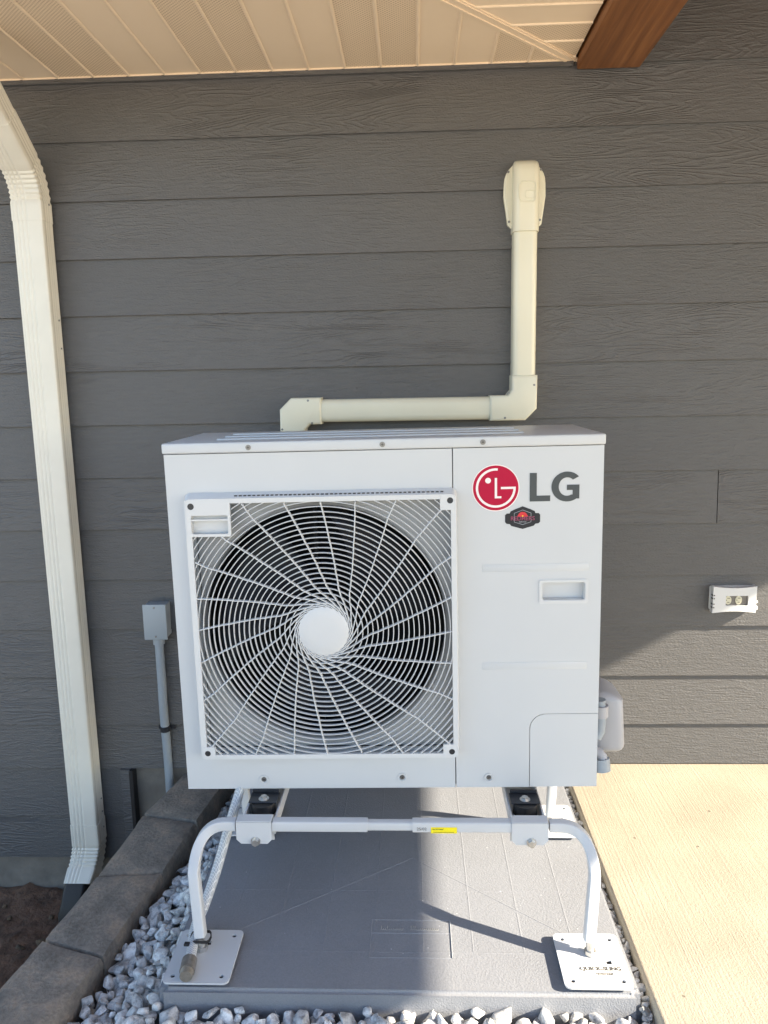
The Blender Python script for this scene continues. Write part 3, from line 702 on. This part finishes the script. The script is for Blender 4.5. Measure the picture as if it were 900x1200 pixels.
bm = B(); box(bm, GX0+.011, GX0+.095, fy+.016, fy+.019, GZ1-.079, GZ1-.034); box(bm, GX0+.0128, GX0+.0932, fy+.0005, fy+.006, GZ1-.048, GZ1-.0445)
box(bm, GX0+.0118, GX0+.0132, fy+.0015, fy+.0158, GZ1-.0785, GZ1-.0345); obj('grip_recess', bm, 'white_plastic', hp)
bm = B()
for i in range(46):
    x_ = GX0+.108+i*.0099; zf = GZ1+.0042
    vs = box(bm, x_, x_+.0062, fy+.009, fy+.015, zf-.0022, zf+.0012)
obj('vent_slot', bm, 'ink', gr)
# ---- fan and motor inside
fan = bpy.data.objects.new('fan', None)
bm = B(); cyl(bm, (HC[0], .05, HC[1]), (HC[0], .13, HC[1]), .062, .07, 32)
fan = obj('fan_hub', bm, 'fan_black', ac, 40)
for k_ in range(3):
    bm = B(); g = []
    for i in range(9):
        r = .06+.195*i/8; row = []
        for j in range(13):
            t = j/12; wd = radians(58+30*(i/8)); a = radians(120*k_+20)+wd*(t-.5)+radians(22)*i/8
            row.append(bm.verts.new((HC[0]+r*cos(a), .125-.085*t+.012*sin(pi*t)-.008*i/8, HC[1]+r*sin(a))))
        g.append(row)
    for i in range(8):
        for j in range(12): bm.faces.new((g[i][j], g[i][j+1], g[i+1][j+1], g[i+1][j]))
    ob = obj('fan_blade', bm, 'fan_black', fan, 60); ob.modifiers.new('thick', 'SOLIDIFY').thickness = .003
bm = B()
for u_ in (.30, .376): box(bm, u_, u_+.008, .16, .18, .02, LB-.01)
box(bm, .30, .384, .15, .185, HC[1]-.05, HC[1]+.05); obj('motor_bracket', bm, 'coil', ac)

# ---- brand emblem and letters
def disc(name, mm, cx, cz, r, y, parent, n=64, th=.0003):
    bm = B(); poly_xz(bm, circle(cx, cz, r, n), y-th, y); return obj(name, bm, mm, parent)
EX, EZ = .7195, .699
em = disc('emblem', 'logo_white', EX, EZ, .0512, -.0002, ac)
disc('emblem_disc', 'red', EX, EZ, .0490, -.0006, em)
def stroke_arc(cx, cz, r, w_, a0, a1, n=40):
    o1 = [(cx+(r+w_/2)*cos(radians(a0+(a1-a0)*i/n)), cz+(r+w_/2)*sin(radians(a0+(a1-a0)*i/n))) for i in range(n+1)]
    o2 = [(cx+(r-w_/2)*cos(radians(a1+(a0-a1)*i/n)), cz+(r-w_/2)*sin(radians(a1+(a0-a1)*i/n))) for i in range(n+1)]
    return o1+o2
bm = B(); y_ = -.0010; r_ = .0405; w_ = .0050
poly_xz(bm, stroke_arc(EX, EZ, r_, w_, 84, 360), y_-.0003, y_)
poly_xz(bm, [(EX+.011, EZ-.0025), (EX+.011, EZ+.0022), (EX+r_+w_/2-.0002, EZ+.0022), (EX+r_+w_/2-.0002, EZ-.0002), (EX+r_-w_/2, EZ-.0025)], y_-.0005, y_-.00005)
poly_xz(bm, [(EX-.0022, EZ+.022), (EX+.0028, EZ+.022), (EX+.0028, EZ-.018), (EX+.012, EZ-.018), (EX+.012, EZ-.0225), (EX-.0022, EZ-.0225)], y_-.0003, y_)
poly_xz(bm, circle(EX-.0165, EZ+.0165, .0062, 24), y_-.0003, y_)
obj('emblem_face', bm, 'logo_white', em)
lx, lz, lh = .7925, .668, .062
bm = B(); sw = .0150
poly_xz(bm, [(lx, lz), (lx+.044, lz), (lx+.044, lz+.0125), (lx+sw, lz+.0125), (lx+sw, lz+lh), (lx, lz+lh)], -.0009, -.0004)
obj('letter', bm, 'logo_grey', ac)
bm = B(); gx, gz, ga, gb_, = lx+.0800, lz+lh/2, .0335, .0325
def ell(a, b2, t): return (gx+a*cos(radians(t)), gz+b2*sin(radians(t)))
out = [ell(ga, gb_, t) for t in range(42, 309, 6)]
out += [(gx+.0262, lz+.0045), (gx+.0262, gz+.004), (gx-.0005, gz+.004), (gx-.0005, gz-.0075), (gx+.0118, gz-.0075), (gx+.0118, lz+.0135)]
out += [ell(ga-.0155, gb_-.0125, t) for t in range(300, 45, -6)]
poly_xz(bm, out, -.0009, -.0004); obj('letter', bm, 'logo_grey', ac)
# ---- installer's badge sticker
bx, bz = .7775, .6335
def shield(s, ins=0):
    P = [(0, .026), (.0105, .020), (.0155, .0165), (.0165, .0125), (.0205, .0125), (.0225, .0095), (.0225, -.004), (.0205, -.0072), (.0165, -.0078), (.0145, -.0115), (0, -.0175)]
    P = P+[(-x_, z_) for x_, z_ in P[-2:0:-1]]
    return [(bx+x_*s*1.68, bz-.0055+z_*s*1.15) for x_, z_ in P]
bm = B(); poly_xz(bm, shield(1.0), -.0007, -.0003); bd = obj('badge_sticker', bm, 'badge_dark', ac)
bm = B()
hexp = [(0, .0185), (.0108, .0122), (.0108, -.0055), (0, -.0108), (-.0108, -.0055), (-.0108, .0122)]
sweep(bm, [(bx+x_*1.68, -.0009, bz-.004+z_*1.1) for x_, z_ in hexp], round_prof(.0006, 5), up=Vector((0, 1, 0)), closed=True); obj('badge_outline', bm, 'badge_grey', bd)
bm = B(); poly_xz(bm, [(bx+x_*1.6, bz-.004+z_*1.05) for x_, z_ in ((-.0078, .0048), (.0078, .0048), (.0052, .0115), (.003, .0145), (0, .0155), (-.003, .0145), (-.0052, .0115))], -.0011, -.0008); obj('badge_dome', bm, 'badge_red', bd)
bm = B(); poly_xz(bm, circle(bx, bz+.003, .0016, 12), -.0014, -.0011); obj('badge_dot', bm, 'yellow', bd)
text_mesh('badge_text', 'REDMERS', .0125, 'badge_mauve', bd, (bx, -.0016, bz-.0025), offset=.0001)
text_mesh('badge_text', 'SERVICE', .0045, 'badge_grey', bd, (bx, -.0016, bz-.0098))

# ---- valve cover box and pipe elbows on the right flank
vb = UW
bm = B(); pr = [(0, 0), (.050, 0)]
box(bm, vb+.0005, vb+.078, .045, .17, .055, .205, .020, 4)
for v in bm.verts:
    if v.co.z > .18 and v.co.x > vb+.03: v.co.x -= .030*(v.co.z-.18)/.025
obj('pipe_guard', bm, 'grey_plastic', ac, 40)
bm = B(); sweep(bm, [(vb+.010, .028, .20), (vb+.012, .028, .15), (vb+.010, .026, .125), (vb-.0, .020, .11)], round_prof(.013, 14), up=Vector((0, 1, 0))); obj('pipe_elbow', bm, 'conduit', ac, 50)
bm = B(); cyl(bm, (vb+.011, .028, .160), (vb+.011, .028, .187), .0185, n=20); obj('elbow_collar', bm, 'grey_plastic', ac, 40)
bm = B(); sweep(bm, [(vb-.001, .028, .072), (vb+.010, .026, .070), (vb+.016, .022, .062), (vb+.017, .018, .050)], round_prof(.0125, 14), up=Vector((0, 1, 0))); obj('pipe_elbow', bm, 'grey_plastic', ac, 50)
bm = B(); cyl(bm, (vb+.014, .022, .058), (vb+.017, .016, .030), .0195, .0185, 20); obj('elbow_collar', bm, 'conduit', ac, 40)
bm = B(); poly_xz(bm, [(vb+.0005, .30), (vb+.004, .30), (vb+.016, .21), (vb+.0005, .21)], .10, .13); obj('cable_shield', bm, 'dark_metal', ac)

# ------------------------------------------------------------------ steel stand
st = thing('equipment_stand', 'white powder coated steel stand with bent legs and square foot plates under the unit', 'stand', (-.04, -.6, .002))
SO = st.location
def L3(x_, y_, z_): return Vector((x_, y_, z_))-SO
sq = lambda h_, r_: rrect(-h_, h_, -h_, h_, r_, 3)
def stand_frame(yb, yf_, rear=False):
    zb = .2455 if not rear else .2455
    nm = []
    # outer sleeves, inner tube
    for (x0, x1, ww, n_) in ((-.300, .006-.098, .0120, 'cross_bar'), (-.1015, .0065, .0096, 'inner_bar'), (.006, .238, .0120, 'cross_bar')):
        bm = B(); sweep(bm, [L3(x0, yb, zb), L3((x0+x1)/2, yb, zb), L3(x1, yb, zb)], rrect(-ww, ww, -ww, ww, .004, 3), up=Vector((0, 1, 0))); obj(n_, bm, 'powder', st, 40)
    for s_, xe, xf in ((-1, -.382, -.447), (1, .302, .372)):
        out_x = (-.464 if s_ < 0 else .388) if not rear else xf+s_*.004
        bot = Vector((xf, yf_, .042)); top = Vector((out_x, yb+(yf_-yb)*.12, .170))
        corner = Vector((out_x+s_*.004, yb, zb))
        pts = [Vector((xe, yb, zb)), Vector((xe+s_*.022, yb, zb))]
        top = Vector((out_x, yb+(yf_-yb)*.62, .168)); pts += arc(corner, pts[-1], top, 12)[1:] + [top.lerp(bot, q) for q in (.15, .5, 1)]
        bm = B(); sweep(bm, [p-SO for p in pts], rrect(-.0113, .0113, -.0113, .0113, .003, 3), up=Vector((0, 1, 0))); obj('leg', bm, 'powder', st, 40)
        # foot bolt and plate
        bm = B(); cyl(bm, L3(xf+.002, yf_-.004, .008), L3(xf+.001, yf_-.002, .046), .0092, .0085, 18); cyl(bm, L3(xf+.002, yf_-.004, .014), L3(xf+.002, yf_-.004, .024), .0125, .0125, 6); cyl(bm, L3(xf+.002, yf_-.004, .007), L3(xf+.002, yf_-.004, .012), .014, n=20); obj('foot_bolt', bm, 'zinc', st, 40)
        d_ = -1 if not rear else 1
        cx, cy = xf+(.012 if s_ < 0 else .002), yf_+d_*.020
        ol = rrect(-.068, .068, -.076, .076, .012, 5); bm = B()
        holes = [circle(sx*.050, sy*.058, .0048, 10) for sx in (-1, 1) for sy in (-1, 1)] + [[((.028 if s_ > 0 else -.006)+a_, (.012 if s_ > 0 else -.030)-b_) for a_, b_ in ((0, 0), (.011, 0), (.011, .011), (0, .011))]]
        poly_xz(bm, ol, 0, .004, holes)
        bmesh.ops.rotate(bm, verts=bm.verts, cent=(0, 0, 0), matrix=Matrix.Rotation(radians(90), 3, 'X'))
        bmesh.ops.translate(bm, verts=bm.verts, vec=L3(cx, cy, .0))
        mnz = min(v.co.z for v in bm.verts); bmesh.ops.translate(bm, verts=bm.verts, vec=(0, 0, .0095-SO.z-mnz))
        if rear:
            for v in bm.verts: v.co.y = 2*(cy-SO.y)-v.co.y
        fp_ = obj('foot_plate', bm, 'powder', st, 30)
        bm = B(); box(bm, cx-SO.x-.055, cx-SO.x+.055, cy-SO.y-.063, cy-SO.y+.063, -.003, .0072); obj('rubber_pad', bm, 'black', fp_)
        if not rear and s_ > 0:
            pl = B(); box(pl, cx-SO.x-.030, cx-SO.x+.056, cy-SO.y-.048, cy-SO.y-.014, .0116, .0121); lb = obj('plate_label', pl, mat('label_white', (.78, .78, .76), .4), fp_)
            text_mesh('label_text', 'QUICK-SLING', .0135, 'ink_grey', lb, (cx-SO.x+.012, cy-SO.y-.026, .0124), (0, 0, 0), .0002, offset=.0005)
            text_mesh('label_text', 'rectorseal', .0085, 'ink', lb, (cx-SO.x+.016, cy-SO.y-.039, .0124), (0, 0, 0), .0002, shear=.3, offset=.0002)
    return zb
yB = -.772
zb = stand_frame(yB, -.865)
stand_frame(-.43, -.395, True)
# rails running back under the unit, saddle brackets, rubber mounts
for X, s_ in ((-.337, -1), (.262, 1)):
    bm = B(); sweep(bm, [L3(X, yB+.019, .234), L3(X, -.449, .234)], [(-.034, .0195), (-.038, .0195), (-.038, -.012), (.038, -.012), (.038, .0195), (.034, .0195), (.034, -.008), (-.034, -.008)], up=Vector((0, 0, 1)))
    # lift above the bars
    bmesh.ops.translate(bm, verts=bm.verts, vec=(0, 0, -.012)); obj('rail', bm, 'powder', st, 40)
    for yy in (yB, -.43):
        fwd = -1 if yy == yB else 1
        bm = B(); X0_, X1_ = X-.042, X+.036
        y0_, y1_ = sorted((yy+fwd*.0124, yy+fwd*.0150))
        poly = [(X0_+.010, .208), (X1_-.010, .208), (X1_, .218), (X1_, .2586), (X0_, .2586), (X0_, .218)]
        poly_xz(bm, poly, y0_, y1_)
        box(bm, X0_, X1_, min(yy+fwd*.0150, yy-.0145*fwd), max(yy+fwd*.0150, yy-.0145*fwd), .2587, .2610, .001)
        box(bm, X0_, X1_, min(yy-fwd*.0150, yy-fwd*.0124), max(yy-fwd*.0150, yy-fwd*.0124), .200, .2586)
        bmesh.ops.translate(bm, verts=bm.verts, vec=-SO); br = obj('saddle_bracket', bm, 'powder', st, 30)
        bm = B(); p = L3(X+.0, yy+fwd*.0150, .214); cyl(bm, p, p+Vector((0, fwd*.009, 0)), .0085, .008, 6); cyl(bm, p, p+Vector((0, fwd*.002, 0)), .0105, n=18); obj('bracket_bolt', bm, 'zinc', br, 40)
    for yy in (-.690, -.40):
        bm = B(); cyl(bm, L3(X, yy, .2265), L3(X, yy, .2515), .0275, .0265, 28); rm = obj('rubber_mount', bm, 'black', st, 40)
        bm = B(); box(bm, X-.033-SO.x, X+.033-SO.x, yy-.010-SO.y, yy+.035-SO.y, .2520-SO.z, .2550-SO.z, .001); box(bm, X-.031-SO.x, X+.031-SO.x, yy+.032-SO.y, yy+.036-SO.y, .2551-SO.z, .2635-SO.z, .001)
        obj('mount_plate', bm, 'dark_metal', rm, 30)
        bm = B(); cyl(bm, L3(X, yy+.006, .2551), L3(X, yy+.006, .2565), .012, n=20); cyl(bm, L3(X, yy+.006, .2566), L3(X, yy+.006, .262), .0075, n=6); obj('mount_nut', bm, 'zinc', rm, 40)
# labels on the bar
bm = B(); box(bm, .046, .102, yB-.0127, yB-.0122, .2335, .2475); bmesh.ops.translate(bm, verts=bm.verts, vec=-SO); yl = obj('yellow_label', bm, 'yellow', st)
text_mesh('label_text', 'rectorseal', .0060, 'ink', yl, L3(.060, yB-.0130, .2435), shear=.25, ext=.0001)
text_mesh('label_text', 'WARNING LABEL', .0030, 'ink', yl, L3(.074, yB-.0194, .2345), ext=.0001, sx=1.3) if False else None
bm = B(); box(bm, .051, .096, yB-.0131, yB-.0128, .2358, .2366); bmesh.ops.translate(bm, verts=bm.verts, vec=-SO); obj('fine_print', bm, 'ink', yl)
text_mesh('date_print', '25/02', .0095, 'ink_grey', st, L3(.026, yB-.0123, .2430), ext=.0001)

# ------------------------------------------------------------------ braided drain hose with clamp
hs = thing('drain_hose', 'clear braided hose coming down behind the left front leg, end lying on the foot plate', 'hose', (-.45, -.86, .02))
HO = hs.location
pts = [(-.392, -.640, .285), (-.402, -.655, .25), (-.424, -.70, .175), (-.440, -.735, .115), (-.458, -.785, .060), (-.468, -.835, .038), (-.461, -.880, .030), (-.456, -.925, .028)]
def smooth_path(P, n=6):
    P = [Vector(p) for p in P]; out = []
    for i in range(len(P)-1):
        p0, p1, p2, p3 = P[max(i-1, 0)], P[i], P[i+1], P[min(i+2, len(P)-1)]
        for j in range(n):
            t = j/n; out.append(.5*((2*p1)+(-p0+p2)*t+(2*p0-5*p1+4*p2-p3)*t*t+(-p0+3*p1-3*p2+p3)*t**3))
    return out+[P[-1]]
sp = smooth_path(pts)
bm = B(); sweep(bm, [p-HO for p in sp], round_prof(.0112, 18), up=Vector((1, 0, 0))); obj('tube', bm, 'hose', hs, 60)
e = sp[-1]-HO; d = (sp[-1]-sp[-3]).normalized()
bm = B(); cyl(bm, e-d*.008, e+d*.022, .0155, .0155, 24); k = obj('hose_clamp', bm, mat('old_steel', (.30, .28, .26), .4, .8, var=.2, vscale=60), hs, 40)
bm = B(); cyl(bm, e+d*.0222, e+d*.036, .0135, .0125, 24); obj('end_plug', bm, mat('old_brass', (.34, .31, .27), .45, .7, var=.25, vscale=90), hs, 40)
zt = bpy.data.objects
bm = B(); sweep(bm, [(-.447-HO.x+.0215*cos(a), -.868-HO.y+.019*sin(a)+.004, .040-HO.z+.003*sin(3*a)) for a in [2*pi*q/16 for q in range(16)]], [(-.0012, -.0028), (.0012, -.0028), (.0012, .0028), (-.0012, .0028)], up=Vector((0, 0, 1)), closed=True)
box(bm, -.477-HO.x, -.466-HO.x, -.890-HO.y, -.880-HO.y, .037-HO.z, .042-HO.z, .001)
obj('cable_tie', bm, 'black', hs)

# ------------------------------------------------------------------ pad
pd = thing('equipment_pad', 'grey moulded plastic pad lying on gravel beneath the stand', 'pad', (-.025, -.5, -.075))
PX0, PX1, PY0, PY1 = -.511-pd.location.x, .455-pd.location.x, -.963-pd.location.y, -.03-pd.location.y
bm = B(); box(bm, PX0, PX1, PY0, PY1, 0, .075)
for e_ in list(bm.edges): pass
vert = [e_ for e_ in bm.edges if abs(e_.verts[0].co.z-e_.verts[1].co.z) > .01]
bmesh.ops.bevel(bm, geom=vert, offset=.012, segments=4, affect='EDGES')
top = [e_ for e_ in bm.edges if e_.verts[0].co.z > .074 and e_.verts[1].co.z > .074]
bmesh.ops.bevel(bm, geom=top, offset=.007, segments=3, affect='EDGES')
for v in bm.verts:
    if v.co.z < .02: v.co.x *= 1.006; v.co.y *= 1.006
obj('pad_body', bm, 'pad', pd, 50)
# moulded panel lines and diagonals on top: low ridges
bm = B()
def ridge(x0, y0, x1, y1, hw=.0035, h_=.0004):
    a, b2 = Vector((x0, y0, 0)), Vector((x1, y1, 0)); t = (b2-a).normalized(); s = Vector((-t.y, t.x, 0))*hw; z = Vector((0, 0, .0748)); u = Vector((0, 0, h_+.0002))
    vs = [bm.verts.new(p) for p in (a-s+z, a+z+u, a+s+z, b2-s+z, b2+z+u, b2+s+z)]
    bm.faces.new((vs[0], vs[1], vs[4], vs[3])); bm.faces.new((vs[1], vs[2], vs[5], vs[4]))
cx_, cy_ = (PX0+PX1)/2, (PY0+PY1)/2
for k_ in range(1, 9):
    x_ = PX0+(PX1-PX0)*k_/9; ridge(x_, PY0+.11, x_, PY1-.06)
ridge(PX0+.05, PY0+.11, PX1-.05, PY0+.11); ridge(PX0+.05, PY0+.31, PX1-.05, PY0+.31)
ridge(PX0+.11, PY0+.16, cx_+.03, cy_-.03, .0030, .0007); ridge(PX1-.11, PY0+.16, cx_+.03, cy_-.03, .0030, .0007)
obj('moulded_ridges', bm, 'pad', pd)
bm = B()
lx0, lx1, ly0, ly1 = -.088, .087, -.870+.5, -.755+.5
lx0 -= pd.location.x; lx1 -= pd.location.x
ridge(lx0, ly0, lx1, ly0, .001, .0008); ridge(lx0, ly1, lx1, ly1, .001, .0008); ridge(lx0, ly0, lx0, ly1, .001, .0008); ridge(lx1, ly0, lx1, ly1, .0013, .002); ridge(lx0, ly1-.042, lx1, ly1-.042, .001, .0008)
obj('label_frame', bm, 'pad', pd)
# raised handwriting style lettering, unreadable loops as in the photograph
random.seed(3)
def scrawl(x0, x1, yb, h_, tall=()):
    bm = B(); n = int((x1-x0)/.0042); P = []
    for i in range(n*6):
        t = i/6; ph = t*2*pi; k_ = int(t); hh = h_*(1.9 if k_ in tall else random.Random(k_*7).uniform(.55, 1.0))
        P.append(Vector((x0+(x1-x0)*i/(n*6)+.0015*sin(ph), yb+hh*(.5-.5*cos(ph))+.3*(x0*0), .0753)))
    sweep(bm, [Vector(p) for p in P], [(-.0004, 0), (0, .0006), (.0004, 0)], up=Vector((0, 0, 1)), cap=False); return bm
s1 = scrawl(lx0+.02, lx0+.072, ly1-.033, .008, (0, 3)); obj('script_lettering', s1, M['ink_pale'], pd)
s2 = scrawl(lx0+.086, lx0+.150, ly1-.033, .008, (0, 1, 2)); obj('script_lettering', s2, M['ink_pale'], pd)

# ------------------------------------------------------------------ edging blocks
eg = thing('block_edging', 'row of weathered grey-brown concrete blocks edging the gravel bed', 'edging', (-.72, -.5, -.05))
EO = eg.location
def stone_block(q, z1, z0, seed):
    """q: four (x,y) corners: back-left, back-right, front-right, front-left"""
    bm = B(); nx_, ny_, nz_ = 6, 9, 5
    def P(u, v, w_):
        a = Vector(q[0]).lerp(Vector(q[1]), u); c_ = Vector(q[3]).lerp(Vector(q[2]), u); p = a.lerp(c_, v); return Vector((p.x, p.y, z0+(z1-z0)*w_))
    grid = {}
    def V(i, j, k_):
        if (i, j, k_) not in grid:
            p = P(i/nx_, j/ny_, k_/nz_)
            # chamfered top, split rough sides
            ex = (i in (0, nx_)); ey = (j in (0, ny_))
            if k_ == nz_ and (ex or ey):
                p.z -= .005+.004*noise.noise(p*30+Vector((seed, 0, 0)))
                cc = P(.5, .5, 1); dv = (cc-p); dv.z = 0; p += dv.normalized()*.004
            if i == nx_ and k_ < nz_: p.x += .006*noise.noise(p*26+Vector((seed*3, 1, 4)))+.004*noise.noise(p*70)+.002
            if k_ == nz_ and not (ex or ey): p.z += .0012*noise.noise(p*22)
            grid[(i, j, k_)] = bm.verts.new(p-EO)
        return grid[(i, j, k_)]
    for i in range(nx_):
        for j in range(ny_):
            for k_ in (0, nz_): bm.faces.new((V(i, j, k_), V(i+1, j, k_), V(i+1, j+1, k_), V(i, j+1, k_)))
    for i in range(nx_):
        for k_ in range(nz_):
            for j in (0, ny_): bm.faces.new((V(i, j, k_), V(i+1, j, k_), V(i+1, j, k_+1), V(i, j, k_+1)))
    for j in range(ny_):
        for k_ in range(nz_):
            for i in (0, nx_): bm.faces.new((V(i, j, k_), V(i, j+1, k_), V(i, j+1, k_+1), V(i, j, k_+1)))
    return obj('block', bm, 'paver', eg, 50)
quads = [[(-.745, -.008), (-.588, -.008), (-.627, -.281), (-.795, -.243)],
         [(-.7965, -.2475), (-.6285, -.2855), (-.650, -.512), (-.817, -.530)],
         [(-.8175, -.5345), (-.6505, -.5165), (-.688, -.812), (-.846, -.762)],
         [(-.8470, -.7665), (-.6885, -.8165), (-.738, -1.10), (-.900, -1.05)],
         [(-.9005, -1.0545), (-.7385, -1.1045), (-.80, -1.38), (-.96, -1.33)]]
for i, q in enumerate(quads): stone_block(q, -.05+[.002, 0, .001, .003, 0][i], -.150, i*5+1)
for cs in range(1, 4):
    for i, q in enumerate(quads):
        q2 = [(x_-.012*0+.008*cs, y_-(.06 if cs % 2 else 0) if 0 < y_+.01 or y_ < -.02 else y_) for x_, y_ in q]
        stone_block(q2, -.052-.1*cs, -.150-.1*cs, i*5+20*cs)

# ------------------------------------------------------------------ gravel stones
random.seed(11)
variants = []
for k_ in range(16):
    bm = B(); rnd = random.Random(100+k_)
    sc_ = Vector((rnd.uniform(.95, 1.35), rnd.uniform(.72, 1.0), rnd.uniform(.55, .85)))
    for q in range(15):
        nrm = Vector((rnd.gauss(0, 1), rnd.gauss(0, 1), rnd.gauss(0, 1))).normalized()*rnd.uniform(.86, 1.08)
        bm.verts.new((nrm.x*sc_.x, nrm.y*sc_.y, nrm.z*sc_.z))
    r = bmesh.ops.convex_hull(bm, input=bm.verts)
    bmesh.ops.delete(bm, geom=[v for v in bm.verts if not v.link_faces], context='VERTS')
    bmesh.ops.dissolve_limit(bm, angle_limit=radians(14), verts=bm.verts, edges=bm.edges)
    bmesh.ops.bevel(bm, geom=list(bm.edges), offset=.11, segments=2, profile=.6, affect='EDGES')
    bmesh.ops.triangulate(bm, faces=bm.faces); bmesh.ops.recalc_face_normals(bm, faces=bm.faces)
    me = bpy.data.meshes.new('stone'); bm.to_mesh(me); bm.free(); me.materials.append(M['stone'])
    for p in me.polygons: p.use_smooth = True
    try: me.set_sharp_from_angle(angle=radians(32))
    except Exception: pass
    variants.append(me)
def edge_x(y):
    P = [(-.008, -.588), (-.285, -.6285), (-.514, -.650), (-.814, -.688), (-1.10, -.738), (-1.4, -.80)]
    for (ya, xa), (yb2, xb) in zip(P, P[1:]):
        if y >= yb2: t = (y-ya)/(yb2-ya); return xa+(xb-xa)*t
    return P[-1][1]
placed = []; cell = {}
def try_place(x_, y_, r_):
    base = -.088-.05*max(0, min(1, (-.53-x_)/.11))-.05*max(0, min(1, (y_+.55)/.3))*(1 if x_ < 0 else 0)
    z = base+r_*.55
    gx_, gy_ = int(x_//.05), int(y_//.05)
    for a in range(gx_-1, gx_+2):
        for b2 in range(gy_-1, gy_+2):
            for (px, py, pz, pr_) in cell.get((a, b2), ()):
                dd = (px-x_)**2+(py-y_)**2; rr = (pr_+r_)*.80
                if dd < rr*rr: z = max(z, pz+math.sqrt(rr*rr-dd)*.72)
    lim = (-.050 if x_ > -.5 else -.052-.048*max(0, min(1, (-.53-x_)/.10))-.05*max(0, min(1, (y_+.55)/.3)))+.008
    if x_ > .44: lim = -.040
    if z+r_*.45 > lim+.012: return False
    cell.setdefault((gx_, gy_), []).append((x_, y_, z, r_)); placed.append((x_, y_, z, r_)); return True
for tries in range(12000):
    r_ = random.uniform(.013, .0225) if random.random() < .8 else random.uniform(.009, .013)
    k_ = random.random()
    if k_ < .5: y_ = random.uniform(-1.4, -.02); x_ = random.uniform(edge_x(y_)+r_*.8, -.505-r_*.15)
    elif k_ < .93: y_ = random.uniform(-1.4, -.968-r_*.1); x_ = random.uniform(edge_x(y_)+r_*.8, .478-r_*.7)
    else: r_ = random.uniform(.007, .0115); y_ = random.uniform(-.97, -.02); x_ = random.uniform(.460+r_*.2, .478-r_*.4)
    try_place(x_, y_, r_)
CP = co.location
def vis(p):
    x_, y_, z, r_ = p
    d_ = Vector((x_, y_, z))-CP; rot = co.matrix_world.to_3x3().transposed() @ d_
    px, py = rot.x/-rot.z*901.35, rot.y/-rot.z*901.35
    inside_ = abs(px) < 470 and abs(py) < 620
    return (0 if inside_ else 1, -(z*1.0+r_*2.2)+ .0*y_)
placed.sort(key=vis)
from mathutils import Euler
def pile(name, items, m_, parent=None):
    V_, F_ = [], []
    for me, mt in items:
        n0 = len(V_); V_ += [tuple(mt @ v.co) for v in me.vertices]; F_ += [tuple(n0+q for q in p.vertices) for p in me.polygons]
    me = bpy.data.meshes.new(name); me.from_pydata(V_, [], F_); me.materials.append(m_)
    for p in me.polygons: p.use_smooth = True
    me.set_sharp_from_angle(angle=radians(28))
    o = bpy.data.objects.new(name, me); C.objects.link(o); o.parent = parent; o['kind'] = 'stuff'; return o
rest = []
for i, (x_, y_, z, r_) in enumerate(placed):
    me = variants[i % 16]; e_ = Euler((random.gauss(0, .45), random.gauss(0, .45), random.uniform(0, 6.28))); s_ = r_*1.15
    if i < 296:
        o = bpy.data.objects.new('stone', me); C.objects.link(o); o.parent = gb; o.location = (x_, y_, z); o.rotation_euler = e_; o.scale = (s_, s_, s_)
    else: rest.append((me, Matrix.Translation((x_, y_, z)) @ e_.to_matrix().to_4x4() @ Matrix.Scale(s_, 4)))
if rest: pile('loose_stones', rest, M['stone'], gb)
print('stones', len(placed))
# a few clods and chips on the soil
items = []
for i in range(90):
    X = random.uniform(-2.0, -.98); Y = random.uniform(-1.1, -.05); r_ = random.uniform(.004, .014)
    items.append((variants[i % 16], Matrix.Translation((X, Y, -.468)) @ Euler((0, 0, random.uniform(0, 6))).to_matrix().to_4x4() @ Matrix.Scale(r_, 4)))
o = pile('soil_clods', items, mat('clod', (.10, .07, .045), .95, var=.5, vscale=30))
tag(o, 'brown soil clods and chips scattered on the bare planting bed', 'soil')
